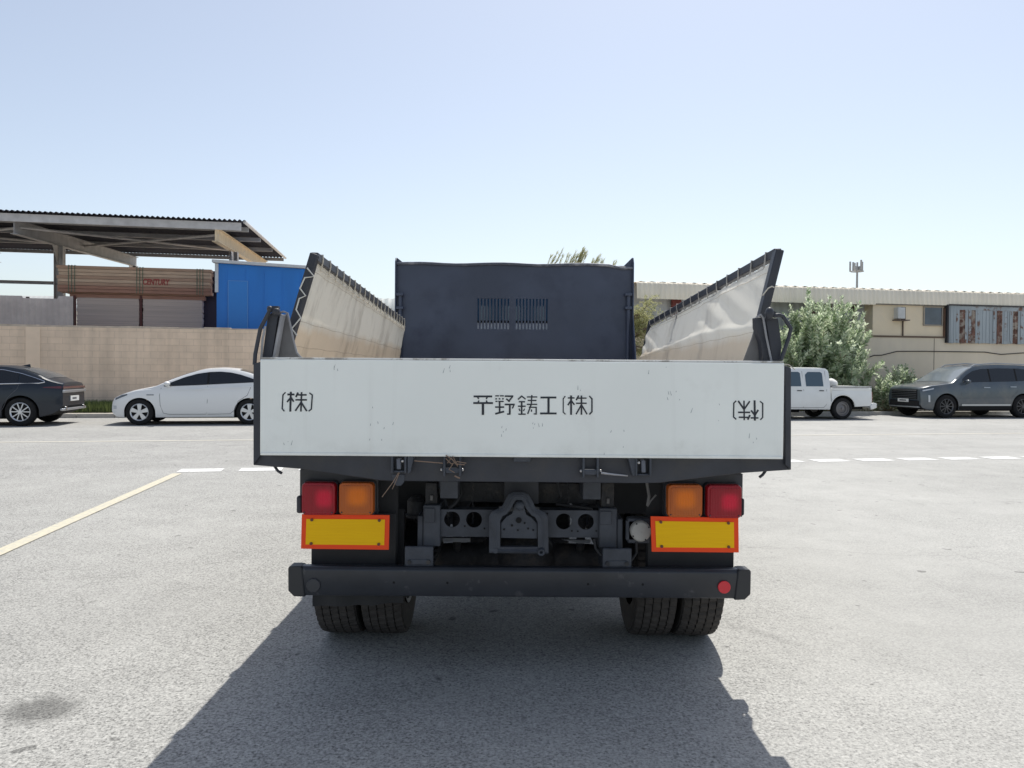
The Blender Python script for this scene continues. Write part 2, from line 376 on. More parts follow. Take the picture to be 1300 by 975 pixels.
# ------------------------------------------------------------------ open steel shed
def shed():
    vf, vb = 28.0, 42.0
    m_st = M('painted_steel', (.36, .355, .36), rough=.6, var=.15, vscale=3)
    m_stl = M('pale_steel_edge', (.55, .53, .52), rough=.6, var=.15, vscale=3)
    m_raf = M('cream_steel_rafter', (.66, .53, .36), rough=.6, var=.12, vscale=3)
    m_roof = M('corrugated_roof_sheet', (.022, .023, .034), rough=.9, spec=.1, var=.2, vscale=1.2, col2=(.045, .042, .048), c2lo=.5, c2hi=.7, c2scale=.8)
    zf = RP(200, 276, vf).z; zb = zf + .75
    def rz(v): return zf + (v - vf) / (vb - vf) * (zb - zf)
    u1 = U(310, vf); u0 = -46
    t = thing('open_steel_shed', W(u1 - 8, 34, .1), A, 'open sided steel storage shed with corrugated roof behind the block wall', 'shed')
    rf = MB('road'); n = int((u1 - u0) / .027); r0, r1 = [], []
    for i in range(n + 1):
        u = u0 + (u1 - u0) * i / n; w = .032 * math.sin(u * 2 * math.pi / .165)
        r0.append(Vector((u, vf - .1, rz(vf) + w))); r1.append(Vector((u, vb, rz(vb) + w)))
    rf.grid([r0, r1]).build('roof', m_roof, t, solid=.008, ang=80)
    MB('road').box((u0, vf + .02, zf - .32), (u1 - .12, vf + .10, zf - .06)).build('eave_beam', m_stl, t)
    for v in (29.3, 32.6, 36.6, 41.6):
        MB('road').box((u0, v - .04, rz(v) - .22), (u1 - .05, v + .04, rz(v) - .06)).build('purlin', m_st, t)
    MB('road').tube([Vector((u1 + .0, vf, rz(vf) - .02)), Vector((u1 + .0, vb, rz(vb) - .02))], .06).build('verge_trim', m_stl, t)
    ur = [U(16, vf), U(272, vf)]; ur = [ur[0] - (ur[1] - ur[0]) * 2, ur[0] - (ur[1] - ur[0])] + ur
    for i, u in enumerate(ur):
        r = MB('road'); hgt = .55
        for (da, db, wd) in ((-.24, -.26 - .02, .20),):
            pass
        # I-section rafter
        for (za, zb_, wd) in ((.24, .26, .22), (.26, .70, .02), (.70, .72, .22)):
            r.prism([(u - wd/2, vf + .12, rz(vf) - zb_), (u + wd/2, vf + .12, rz(vf) - zb_), (u + wd/2, vf + .12, rz(vf) - za), (u - wd/2, vf + .12, rz(vf) - za)], (0, vb - vf - .12, zb - zf))
        r.build('rafter', m_raf if i == 3 else m_st, t)
        for vc in (32.0, 41.5):
            c = MB('road'); top = rz(vc) - .72
            for (dx0, dx1, wd) in ((-.16, -.14, .28), (-.14, .14, .02), (.14, .16, .28)):
                c.box((u + dx0, vc - wd/2, .1), (u + dx1, vc + wd/2, top))
            c.prism([(u - .16, vc - .01, top), (u + .16, vc - .01, top), (u + .16, vc - .01, top - .9)], (0, .02, 0))
            c.prism([(u, vc - .15, top), (u, vc - .75, top), (u, vc - .15, top - .8)], (.02, 0, 0))
            c.build('column', m_stl, t)
    for i in range(3):
        a, b = ur[i], ur[i + 1]
        for (va, vb_) in ((28.6, 34.6), (34.6, 28.6)):
            MB('road').tube([(a, va, rz(va) - .45), (b, vb_, rz(vb_) - .45)], .045, 6).build('brace', m_stl, t)
        MB('road').tube([(a, 32, 4.2 + .4), (b, 32, 4.6)], .04, 6).build('tie_rod', m_st, t) if i < 2 else None
    MB('road').box((ur[0], 41.4, rz(41.5) - 1.75), (ur[3], 41.5, rz(41.5) - 1.6)).build('back_rail', m_st, t)
    return t
shed()

# stock behind the wall
def timber(px0, px1, py0, py1, v, rows, label, band=True, text=False, depth=2.0):
    a = RP(px0, py1, v); b = RP(px1, py0, v); z0, z1 = a.z, b.z; u0, u1 = a.x, b.x
    t = thing('timber_bundle', W((u0 + u1) / 2, v + depth / 2, z0), A, label, 'timber stack', 'bundles of sawn planks in the yard')
    m = [M('sawn_plank_%s' % n, c, rough=.85, var=.2, vscale=4, stretch=(.5, 3, 12)) for n, c in (('tan', (.52, .34, .24)), ('pale', (.68, .49, .35)), ('red', (.45, .24, .17)))]
    mb = MB('road'); h = (z1 - z0) / rows; n = 3
    for r in range(rows):
        k = int(depth / .22)
        for j in range(k):
            uu = u0 + random.uniform(-.04, .04); 
            mb.cur = random.choice((0, 0, 1, 2, 0)) 
            mb.box((uu, v + j * .22 + random.uniform(0, .012), z0 + r * h + .006), (u1 + random.uniform(-.04, .04), v + j * .22 + .21, z0 + (r + 1) * h - .006))
    mb.build('planks', m, t, smooth=False)
    if band:
        for f in (.09, .53, .93):
            for d in (-.1, .0, .1):
                uu = u0 + (u1 - u0) * f + d
                q = MB('road'); q.box((uu - .012, v - .012, z0 - .003), (uu + .012, v - .004, z1 + .01)); q.box((uu - .012, v - .012, z1 + .004), (uu + .012, v + depth, z1 + .01))
                q.build('strap', M('green_strapping', (.12, .17, .11), rough=.5), t)
    if text:
        cu = bpy.data.curves.new('txt', 'FONT'); cu.body = 'CENTURY'; cu.size = .29; cu.extrude = .002; cu.offset = .010; cu.shear = .15
        o = bpy.data.objects.new('txt', cu); COL.objects.link(o)
        me = bpy.data.meshes.new_from_object(o.evaluated_get(bpy.context.evaluated_depsgraph_get())); bpy.data.objects.remove(o)
        me.materials.append(M('red_stamp_ink', (.42, .10, .085), rough=.9))
        p = RP(181, 361, v); lo = bpy.data.objects.new('lettering', me); COL.objects.link(lo); lo.parent = t
        lo.matrix_local = ROOTM[t.name].inverted() @ ROAD @ Matrix.Translation(Vector((p.x, v - .012, p.z))) @ Matrix.Rotation(math.pi / 2, 4, 'X') @ Matrix.Diagonal((.68, 1, 1, 1))
    return z0
def boards(px0, px1, py0, py1, v, label, depth=2.4):
    a = RP(px0, py1, v); b = RP(px1, py0, v); z0, z1 = .1, b.z; u0, u1 = a.x, b.x
    t = thing('board_stack', W((u0 + u1) / 2, v + depth / 2, z0), A, label, 'board stack', 'stacks of grey boards in the yard')
    mg = M('grey_board_edges', (.66, .54, .47), rough=.8, var=.12, vscale=2, stretch=(.2, 1, 14)); mb = MB('road'); z = z0 + .1
    while z < z1 - .01:
        h = min(.06, z1 - z); mb.box((u0 + random.uniform(0, .03), v + random.uniform(0, .012), z), (u1 - random.uniform(0, .03), v + depth, z + h - .004)); z += .06
    mb.build('boards', mg, t, smooth=False)
    q = MB('road')
    for uu in (u0 + .3, (u0 + u1) / 2, u1 - .3): q.box((uu - .05, v + .02, z0), (uu + .05, v + depth - .05, z0 + .1))
    q.build('skid', M('skid_wood', (.22, .15, .1), rough=.9), t)
    MB('road').box((u0 - .09, v - .03, z0), (u0 - .02, v + .05, z1 + .03)).build('stake', M('red_brown_stake', (.13, .045, .04), rough=.7), t)
boards(97, 177, 378, 440, 30, 'left stack of grey boards standing below the timber, behind the block wall')
boards(181, 257, 378, 440, 30, 'right stack of grey boards beside the blue cabin, below the timber')
zt = timber(89, 259, 371.5, 377.5, 30.0, 2, 'thin lower layer of planks lying directly on the grey board stacks', band=False)
timber(73, 267, 342, 370, 29.8, 8, 'big strapped bundle of reddish planks with red stencilled lettering', text=True)
# dark tarp covered pile end and low sheet fence
a = RP(259, 345, 30.6); b = RP(273, 345, 30.6)
t = thing('covered_pallet', W((a.x + b.x) / 2 + .1, 31, .1), A, 'narrow stack wrapped in dark purple sheet between the planks and the blue cabin', 'covered stack')
q = MB('road'); rr = []
for i in range(9):
    z = .1 + (a.z - .1) * i / 8; rr.append([Vector((a.x + .02 * math.sin(i * 2), 30.3, z)), Vector((b.x + .5, 30.3 + .03 * math.sin(i * 3), z)), Vector((b.x + .5, 31.8, z)), Vector((a.x, 31.8, z))])
q.loft(rr).build('cover', M('dark_purple_sheet', (.028, .016, .035), rough=.6, bump=.6, bscale=5), t, bevel=.03)
MB('road').box((a.x + .02, 30.35, .1), (b.x + .45, 31.75, .25)).build('pallet', M('skid_wood', (.22, .15, .1)), t)
a = RP(-200, 376, 27.6); b = RP(93, 376, 27.6)
fz = RP(60, 379, 27.6).z
t = thing('sheet_fence', W((a.x + b.x) / 2, 27.6, .1), A, 'low grey corrugated sheet fence rising above the block wall at the far left', 'fence')
m_sheet = M('grey_translucent_sheet', (.56, .50, .47), rough=.5, var=.06, vscale=1.5, col2=(.46, .41, .39), c2lo=.5, c2hi=.62, c2scale=.8)
q = MB('road'); n = int((b.x - a.x) / .03); r0, r1 = [], []
for i in range(n + 1):
    u = a.x + (b.x - a.x) * i / n; w = .02 * math.sin(u * 2 * math.pi / .18)
    r0.append(Vector((u, 27.6 + w, .1))); r1.append(Vector((u, 27.6 + w, fz + (.07 if u < U(28, 27.6) else 0) + (.09 if u > U(74, 27.6) else 0))))
q.grid([r0, r1]).build('sheet_panel', m_sheet, t, solid=.004, ang=80)
for px in (-120, -40, 35, 92):
    u = U(px, 27.66); MB('road').box((u - .04, 27.64, .1), (u + .04, 27.72, fz + .05)).build('post', M('fence_post_brown', (.10, .07, .06), rough=.7), t)

# blue cabin
def cabin():
    v = 27.2; a = RP(275, 336, v); b = RP(415, 343, v); u0, u1 = a.x, b.x; zA, zB = RP(275, 334, v).z, RP(388, 341.5, v).z
    zB = zA + (zB - zA) * (u1 - u0) / (U(388, v) - u0)
    t = thing('blue_cabin', W((u0 + u1) / 2, v + 1.2, .1), A, 'bright blue sheet metal site cabin with a pale roof edge behind the wall', 'cabin')
    m_b = M('bright_blue_sheet', (.012, .175, .58), rough=.45, var=.08, vscale=1.5, stretch=(1, 1, .3))
    m_w = M('cabin_pale_trim', (.52, .54, .56), rough=.5, var=.1)
    q = MB('road'); q.prism([(u0, v, .15), (u1, v, .15), (u1, v, zB), (u0, v, zA)], (0, 2.4, 0)); q.build('wall_panels', m_b, t, bevel=.01)
    rb = MB('road'); u = u0 + .3
    while u < u1:
        rb.box((u, v - .012, .2), (u + .03, v - .001, zB - .08)); u += .6
    rb.build('panel_ribs', m_b, t)
    q = MB('road'); q.prism([(u0 - .12, v - .18, zA), (u1 + .1, v - .18, zB), (u1 + .1, v - .18, zB + .10), (u0 - .12, v - .18, zA + .10)], (0, 2.7, .12)); q.build('roof', m_w, t, bevel=.01)
    MB('road').box((u0 - .05, v - .03, RP(275, 371, v).z), (u0 + .06, v + .02, zA - .01)).build('corner_trim', m_w, t)
    d0, d1 = U(290, v), U(314, v); zd = RP(300, 357, v).z
    q = MB('road'); q.box((d0, v - .02, .3), (d1, v - .013, zd)); dd = q.build('door', M('door_blue', (.02, .20, .60), rough=.4), t)
    q = MB('road'); q.box((d0 - .02, v - .026, .3), (d0, v - .0135, zd + .02)); q.box((d1, v - .026, .3), (d1 + .02, v - .0135, zd + .02)); q.box((d0, v - .026, zd), (d1, v - .0135, zd + .02)); q.build('door_frame', M('door_frame_blue', (.10, .28, .62), rough=.4), dd)
cabin()

# ------------------------------------------------------------------ distant buildings, mast
def far_hall(px0, px1, pytop, Y, label, col=(.50, .53, .52), eave=None):
    a, b = P(px0, pytop, Y), P(px1, pytop, Y); z = a.z; cx = (a.x + b.x) / 2
    t = thing('distant_warehouse', (cx, Y + 10, .1), 0, label, 'warehouse', 'low warehouses far behind the yard')
    q = MB(); q.box((a.x + .3, Y, .1), (b.x - .3, Y + 20, z - 1.6)); q.build('wall', M('far_wall', (.45, .42, .38), rough=.9, var=.1, vscale=.3), t)
    r = MB(); n = int((b.x - a.x) / .12); r0, r1, r2 = [], [], []
    for i in range(n + 1):
        x = a.x + (b.x - a.x) * i / n; w = .03 * math.sin(x * 2 * math.pi / .5)
        r0.append(Vector((x, Y - .4, z - 1.7 + w))); r1.append(Vector((x, Y + .2, z - .25 + w))); r2.append(Vector((x, Y + 20.4, z + w)))
    r.grid([r0, r1, r2]).build('roof', M('far_roof_' + str(px0), col, rough=.6, var=.08, vscale=.4), t, solid=.01, ang=70)
far_hall(455, 700, 374, 55, 'pale grey green warehouse roof glimpsed between the left tarpaulin and the dark headboard')
far_hall(-260, 100, 370, 75, 'low white warehouse far away, seen through the open steel shed', (.62, .62, .60))

def mast():
    Y = 62; b = P(1088, 360, Y); top = P(1088, 333, Y).z
    t = thing('antenna_mast', (b.x, Y, .1), 0, 'slender grey telecom mast with panel antennas above the warehouse roof', 'antenna mast')
    m = M('mast_grey', (.36, .38, .39), rough=.6)
    MB().tube([(b.x, Y, .1), (b.x, Y, top)], [.16, .07], 10).build('pole', m, t)
    zz = P(1088, 344.6, Y).z
    q = MB()
    for k in range(3):
        q.tube([(b.x + .5 * math.cos(k * 2.094 + d), Y + .5 * math.sin(k * 2.094 + d), zz) for d in (0, .7, 1.4, 2.094)], .035, 6)
        q.tube([(b.x, Y, zz), (b.x + .5 * math.cos(k * 2.094), Y + .5 * math.sin(k * 2.094), zz)], .03, 6)
    q.build('ring', m, t)
    for px, py0, py1, dy in ((1079.2, 332, 345, 0), (1082.2, 334.5, 344.5, -.4), (1086.5, 331.5, 343, .5), (1091, 330.5, 344, -.3), (1095.3, 332, 344.5, .1), (1089.3, 337, 343.5, .4)):
        p0, p1 = P(px, py1, Y), P(px, py0, Y)
        MB().box((p0.x - .06, Y + dy - .06, p0.z), (p0.x + .06, Y + dy + .06, p1.z)).build('antenna_panel', M('antenna_pale', (.40, .42, .42), rough=.5), t, bevel=.02)
    q = MB(); q.box((b.x + .1, Y - .2, zz + .10), (b.x + .36, Y + .1, zz + .42)); q.build('radio_unit', m, t, bevel=.02)
mast()

# ------------------------------------------------------------------ warehouse on the right
def warehouse():
    v = 26.3; u0 = U(806, v); u1 = 40.0; zt = RP(1200, 370, v).z + .02; ze = RP(1200, 388, v).z
    um = U(1107, v); uc = U(1202, v)
    t = thing('warehouse', W((u0 + u1) / 2, v + 6, .1), A, 'beige single storey warehouse with pale corrugated fascia and a rusted clad bay', 'warehouse')
    m_wall = M('beige_render', (.86, .72, .52), rough=.9, var=.07, vscale=.8, bump=.1, bscale=20, col2=(.74, .63, .49), c2lo=.52, c2hi=.75, c2scale=.7)
    m_low = M('beige_lower_render', (.78, .68, .53), rough=.9, var=.07, vscale=.7, bump=.1, bscale=20, col2=(.69, .60, .49), c2lo=.5, c2hi=.75, c2scale=.6, stretch=(1, 1, .5))
    zl = RP(1150, 428, v).z
    q = MB('road'); q.box((um, v, zl), (u1, v + 12, ze + .25)); q.build('upper_wall', m_wall, t, smooth=False)
    q = MB('road'); q.box((u0, v - .06, .05), (u1, v + .1, zl)); q.build('lower_wall', m_low, t, smooth=False)
    MB('road').box((U(1000, v), v - .09, zl - .02), (uc, v + .02, zl + .045)).build('ledge', M('ledge_brown', (.17, .12, .085), rough=.8), t)
    m_f = M('corrugated_fascia', (.93, .83, .66), rough=.55, var=.07, vscale=1, stretch=(3, 1, .3))
    # fascia, corrugated, ending in a scalloped lower edge on the left part
    q = MB('road'); n = int((u1 - u0) / .022); r0, r1, r2 = [], [], []
    for i in range(n + 1):
        u = u0 + (u1 - u0) * i / n; w = .018 * math.sin(u * 2 * math.pi / .19)
        r0.append(Vector((u, v - .14 + w, ze - (0.0 if u > um else .05)))); r1.append(Vector((u, v - .10 + w, zt - .06))); r2.append(Vector((u, v + .0, zt + .9 * 0 + w + .0)))
    q.grid([r0, r1, r2]); q.build('fascia', m_f, t, solid=.004, ang=80)
    q = MB('road'); n = int((u1 - u0) / .1); r0, r1 = [], []
    for i in range(n + 1):
        u = u0 + (u1 - u0) * i / n; w = .02 * math.sin(u * 2 * math.pi / .4)
        r0.append(Vector((u, v - .02, zt - .0 + w))); r1.append(Vector((u, v + 12, zt + .7 + w)))
    q.grid([r0, r1]).build('roof', m_f, t, solid=.006, ang=80)
    MB('road').box((um, v - .10, ze - .03), (u1, v - .02, ze + .02)).build('gutter', M('gutter_grey', (.22, .20, .18), rough=.6), t)
    # open bay behind the shrub: dark interior with coloured sheets and posts
    q = MB('road'); q.box((u0, v + .5, .1), (um, v + .6, zt)); q.build('bay_back', M('bay_sheet_grey', (.45, .46, .47), rough=.6, var=.2, vscale=1.5, stretch=(4, 1, .4)), t, smooth=False)
    for px, w, mm in ((857, .35, 'red'), (930, .12, 'br'), (1030, .18, 'br'), (1050, .22, 'br'), (1083, .12, 'br'), (1104, .12, 'br')):
        u = U(px, v + .4)
        MB('road').box((u - w/2, v + .3, zl - .2), (u + w/2, v + .42, ze + .1)).build('bay_post', M('bay_post_' + mm, (.20, .05, .045) if mm == 'red' else (.13, .085, .065), rough=.7, var=.2), t)
    # window
    a, b = RP(1173, 412, v), RP(1195, 391, v)
    w = MB('road').box((a.x, v - .022, a.z), (b.x, v + .01, b.z)).build('window', M('window_glass_blue', (.06, .085, .12), rough=.12, spec=.9, var=.3, vscale=2), t)
    q = MB('road')
    for (p, r_) in (((a.x - .05, a.z - .05), (b.x + .05, a.z)), ((a.x - .05, b.z), (b.x + .05, b.z + .05)), ((a.x - .05, a.z), (a.x, b.z)), ((b.x, a.z), (b.x + .05, b.z))):
        q.box((p[0], v - .045, p[1]), (r_[0], v + .004, r_[1]))
    q.build('window_frame', M('window_frame_beige', (.36, .31, .25), rough=.7), w)
    # white wall unit; a flat dark panel stands in for the shaded recess
    a, b = RP(1134.5, 405, v), RP(1144, 391, v); c = RP(1149.5, 391, v)
    MB('road').box((a.x, v - .25, a.z), (b.x, v + .02, b.z)).build('air_conditioner', M('ac_white', (.62, .62, .60), rough=.5, var=.08), t, bevel=.02)
    MB('road').box((b.x + .003, v - .02, a.z - .03), (c.x, v + .01, b.z + .03)).build('recess_panel', M('recess_shade', (.07, .05, .045), rough=.8), t)
    MB('road').box((a.x - .06, v - .27, a.z - .07), (c.x, v + .0, a.z - .035)).build('shelf', M('shelf_brown', (.15, .11, .09), rough=.8), t)
    u = U(1144.7, v); MB('road').tube([(u, v - .03, a.z - .07), (u, v - .03, zl + .05)], .028, 6).build('drain_pipe', M('pipe_brown', (.14, .10, .08), rough=.7), t)
    u = U(1197.5, v); MB('road').box((u - .045, v - .08, zl + .05), (u + .045, v - .003, ze - .1)).build('drain_pipe', M('pipe_rust', (.21, .12, .08), rough=.7, var=.3), t)
    u = U(1184, v); MB('road').box((u - .012, v - .066, .1), (u + .012, v - .058, zl - .03)).build('wall_joint', M('joint_dark', (.2, .165, .13), rough=.9), t)
    pts = [(1098, 455), (1110, 451), (1119, 451), (1139, 446), (1175, 446), (1212, 446.5), (1250, 447), (1271, 450), (1300, 448), (1330, 452), (1370, 449)]
    MB('road').tube([RP(x, y, v - .08) for x, y in pts], .018, 6).build('cable', M('cable_black', (.04, .035, .035), rough=.7), t)
    # rusted clad bay
    vc = v - .14; z0 = RP(1250, 436, vc).z; z1 = RP(1250, 389, vc).z
    m_cl = M('galvanised_sheet', (.36, .40, .42), rough=.5, metal=.1, var=.18, vscale=1.2, stretch=(3, 1, .3))
    m_ru = M('rusty_sheet', (.15, .075, .055), rough=.85, var=.45, vscale=4, col2=(.34, .29, .24), c2lo=.50, c2hi=.60, c2scale=5)
    q = MB('road'); e = U(1500, vc); s0 = U(1203, vc); x = s0; i = 0
    rust = [(1217, 1226), (1228.5, 1237), (1264, 1271.5), (1285, 1292), (1330, 1338), (1362, 1372)]
    rust = [(U(p, vc), U(r_, vc)) for p, r_ in rust]
    while x < e:
        q.cur = 1 if any(p <= x + .04 <= r_ for p, r_ in rust) else 0
        d = .012 if i % 2 else 0
        q.box((x, vc - d, z0 + random.uniform(-.015, .015)), (x + .079, vc + .03, z1)); x += .08; i += 1
    cl = q.build('cladding', [m_cl, m_ru], t, smooth=False)
    m_fade = M('patchy_rust_sheet', (.36, .40, .42), rough=.7, var=.15, vscale=1.5, col2=(.19, .11, .08), c2lo=.52, c2hi=.60, c2scale=4)
    q = MB('road')
    for (p, r_) in rust:
        for (c0, c1) in ((p - .16, p - .085), (r_ + .085, r_ + .20)):
            q.box((c0, vc - .016, z0 + .1), (c1, vc - .0125, z1 - .02))
    q.box((s0 + .3, vc - .017, z1 - .16), (e, vc - .0135, z1 - .01))
    q.build('rust_patch', m_fade, cl, smooth=False)
    MB('road').box((s0 - .08, vc - .05, z0 - .0), (s0 - .01, v - .0, z1 + .03)).build('bay_edge', M('edge_black', (.035, .035, .04), rough=.6), t)
    MB('road').box((s0 - .01, vc - .03, z1), (e, v - .2, z1 + .05)).build('bay_head', M('edge_black2', (.05, .045, .045), rough=.6), t)
    MB('road').box((s0, vc + .03, z0 + .01), (e, v - .0, z0 + .05)).build('bay_floor', M('edge_black2', (.05, .045, .045)), t)
warehouse()

# ------------------------------------------------------------------ plants
def leaf(mb, p, d, n, l, w):
    d = d.normalized(); s = d.cross(n); s = s.normalized() if s.length > 1e-5 else d.orthogonal().normalized()
    k = len(mb.v); up = s.cross(d) * .12 * l
    mb.v += [p, p + d * l * .45 + s * w / 2 + up, p + d * l, p + d * l * .45 - s * w / 2 + up]; mb.f.append([k, k + 1, k + 2, k + 3]); mb.mi.append(mb.cur)
def calotropis(name, u, v, hgt, spread, stems, label, seed, L=.15, group=None):
    rnd = random.Random(seed); base = based(u, v, .1)
    t = thing(name, W(u, v, .1), A, label, 'shrub', group)
    lv = MB('local'); st = MB('local')
    for i in range(stems):
        th = rnd.uniform(0, 2 * math.pi); rr = math.sqrt(rnd.random()); ex = spread * rr * math.cos(th); ey = spread * .6 * rr * math.sin(th)
        h = hgt * (1 - .45 * rr ** 2) * rnd.uniform(.55, 1.0)
        if i % 5 == 0: h = hgt * (1 - .3 * rr) * rnd.uniform(.86, 1.0)
        low = rnd.random() < .35
        if low: h *= rnd.uniform(.35, .7); ex *= 1.12
        p0 = Vector((ex * .18, ey * .18, 0)); pts = []
        nseg = 12; wob = Vector((rnd.uniform(-.12, .12), rnd.uniform(-.12, .12), 0))
        for k in range(nseg + 1):
            f = k / nseg; pts.append(Vector((ex * (.18 + .82 * f ** .75), ey * (.18 + .82 * f ** .75), h * f ** 1.12)) + wob * math.sin(f * 3.1))
        st.tube(pts, [.022 * (1 - .75 * k / nseg) for k in range(nseg + 1)], 5)
        total = sum((pts[k + 1] - pts[k]).length for k in range(nseg)); step = .062; dist = 0; idx = 0
        branches = [(pts, .30)]
        for b in range(rnd.randint(2, 4)):
            k = rnd.randint(4, 10); q0 = pts[k]; dr = Vector((rnd.uniform(-1, 1), rnd.uniform(-1, 1), rnd.uniform(.7, 1.5))).normalized(); ln = rnd.uniform(.35, .75)
            bp = [q0 + dr * ln * f + Vector((0, 0, .12 * f * f)) for f in (0, .25, .5, .75, 1)]
            st.tube(bp, [.011, .01, .009, .007, .005], 4); branches.append((bp, .1))
        for (bp, start) in branches:
            cum = [0]
            for k in range(len(bp) - 1): cum.append(cum[-1] + (bp[k + 1] - bp[k]).length)
            d = cum[-1] * start; rot = rnd.uniform(0, 3)
            while d < cum[-1]:
                k = max(j for j in range(len(cum)) if cum[j] <= d + 1e-6); k = min(k, len(bp) - 2)
                f = (d - cum[k]) / (cum[k + 1] - cum[k]); p = bp[k].lerp(bp[k + 1], f); tg = (bp[k + 1] - bp[k]).normalized()
                o = tg.orthogonal().normalized(); o = Matrix.Rotation(rot, 3, tg) @ o; end = 1 - d / cum[-1]
                for sgn in (1, -1):
                    dd = o * sgn + tg * (.55 + .8 * (1 - end)) + Vector((rnd.uniform(-.25, .25), rnd.uniform(-.25, .25), rnd.uniform(-.25, .1)))
                    sz = L * rnd.uniform(.7, 1.15) * (.6 + .4 * min(1, end * 3))
                    leaf(lv, p + dd.normalized() * .02, dd, tg + Vector((rnd.uniform(-.4, .4), rnd.uniform(-.4, .4), 0)), sz, sz * .58)
                rot += 1.57 + rnd.uniform(-.3, .3); d += step * rnd.uniform(.7, 1.2)
    lv.build('foliage', leafmat('pale_green_leaf', (.21, .30, .15), (.84, .90, .70), trans=.5), t, smooth=False, weld='leaf')
    st.build('stems', M('shrub_stem', (.30, .25, .17), rough=.9), t)
    return t
ush = U(1040, 24.9)
calotropis('leafy_shrub', ush, 25.0, (RP(1010, 372, 24.9).z - .1) * 1.13, (U(1124, 24.9) - U(978, 24.9)) / 2, 138, 'tall pale green large leaved shrub standing behind the white pickup', 3, L=.245)
calotropis('leafy_shrub', U(1150, 25.0), 25.0, 1.7, .75, 22, 'small dark green shrub against the beige wall beside the dark sport utility vehicle', 5, L=.17)
calotropis('leafy_shrub', U(1127, 24.3), 24.35, .95, .55, 22, 'low bright green plant by the kerb just behind the pickup tail', 8, L=.16)

def tree():
    rnd = random.Random(21); v = 24.9; u = U(770, v); base = W(u, v, .1)
    t = thing('feathery_tree', base, A, 'olive green feathery tree behind the dark headboard with thin wispy top', 'tree')
    topz = RP(750, 322, v).z - .1; tr = MB('local'); cr = MB('local')
    tr.tube([(0, 0, 0), (.06, 0, .8), (-.03, .03, 1.5), (.04, 0, 2.2)], [.14, .11, .10, .08], 10)
    uL_, uR_ = U(690, v) - u, U(846, v) - u
    tips = []
    for i in range(46):
        th = rnd.uniform(0, 2 * math.pi); ex = rnd.uniform(uL_, uR_); ey = rnd.uniform(-1.0, 1.0)
        fx = (ex - uL_) / (uR_ - uL_); ztop = (topz if fx < .5 else topz - (fx - .5) * 2 * 1.6) * rnd.uniform(.5, .84)
        p0 = Vector((rnd.uniform(-.03, .03), 0, rnd.uniform(1.2, 2.2))); p3 = Vector((ex, ey, ztop)) if i < 34 else Vector((rnd.uniform(.55, 1.0) * uR_, ey, rnd.uniform(1.2, topz * .72))); mid = p0.lerp(p3, .5) + Vector((0, 0, .35))
        pts = [p0, p0.lerp(mid, .5) + Vector((0, 0, .1)), mid, mid.lerp(p3, .5) + Vector((0, 0, .1)), p3]
        tr.tube(pts, [.05, .04, .03, .02, .01], 5); tips += [(mid, pts[3]), (pts[3], p3), (mid, p3), (p3, p3 + Vector((0, 0, .25)))]
    for (a, b) in tips:
        for j in range(11):
            q = a.lerp(b, rnd.random()) + Vector((rnd.gauss(0, .12), rnd.gauss(0, .12), rnd.gauss(0, .12)))
            d = Vector((rnd.gauss(.15, .5), rnd.gauss(0, .5), rnd.uniform(-.2, .9))).normalized(); ln = rnd.uniform(.25, .5)
            for k in range(16):
                p = q + d * ln * k / 16 + Vector((0, 0, -.25 * (k / 16) ** 2))
                s = Vector((rnd.gauss(0, 1), rnd.gauss(0, 1), rnd.gauss(0, .6))) + d * .8
                leaf(cr, p, s, Vector((0, 0, 1)), .075, .022)
    # sparse wisps standing above the headboard
    for px, py, n in ((702, 326, 2), (711, 319, 4), (724, 324, 5), (731, 320, 6), (740, 316, 8), (735, 326, 5), (757, 325, 5), (750, 331, 4), (765, 329, 3), (777, 332, 3)):
        for k in range(n):
            tip = W(0, 0) if False else RP(px + rnd.uniform(-5, 5), py + rnd.uniform(-2, 6), v) - Vector((u, v, .1)); a = tip + Vector((-.45 - rnd.random() * .25, 0, -.9)); b = tip
            pts = [a.lerp(b, f) + Vector((.10 * math.sin(f * 3), 0, 0)) for f in (0, .3, .6, 1)]
            tr.tube(pts, [.010, .007, .005, .002], 4)
            for j in range(85):
                f = rnd.random(); p = a.lerp(b, f) + Vector((.10 * math.sin(f * 3), 0, 0))
                leaf(cr, p, Vector((rnd.gauss(.5, .25), rnd.gauss(0, .3), rnd.uniform(.5, 1.2))), Vector((0, 1, 0)), .16, .009)
    cr.build('crown', leafmat('olive_leaf', (.26, .28, .12), (.56, .54, .30), trans=.45), t, smooth=False, weld='leaf')
    tr.build('trunk', M('tree_bark', (.16, .12, .085), rough=.95, var=.2, vscale=8, bump=.5), t)
tree()

g = MB('road'); rnd = random.Random(4)
for i in range(5200):
    r_ = rnd.random()
    if r_ < .75: u = rnd.uniform(U(92, 25.4), U(150, 25.4)); v = rnd.uniform(24.6, 25.75); h = .34
    elif r_ < .93: u = rnd.uniform(-30, 12); v = rnd.uniform(25.0, 25.75); h = .16
    else: u = rnd.uniform(8, 24); v = rnd.uniform(24.1, 26.1); h = .18
    h *= rnd.uniform(.4, 1.15); p = Vector((u, v, .1)); d = Vector((rnd.gauss(0, .28), rnd.gauss(0, .28), 1)) * h
    k = len(g.v); g.v += [p - Vector((.012, 0, 0)), p + Vector((.012, 0, 0)), p + d]; g.f.append([k, k + 1, k + 2]); g.mi.append(0)
tag(g.build('grass', leafmat('verge_grass', (.07, .10, .03), (.14, .19, .06)), smooth=False, weld='leaf'), 'patch of green grass and weeds at the foot of the block wall', 'grass', kind='stuff')

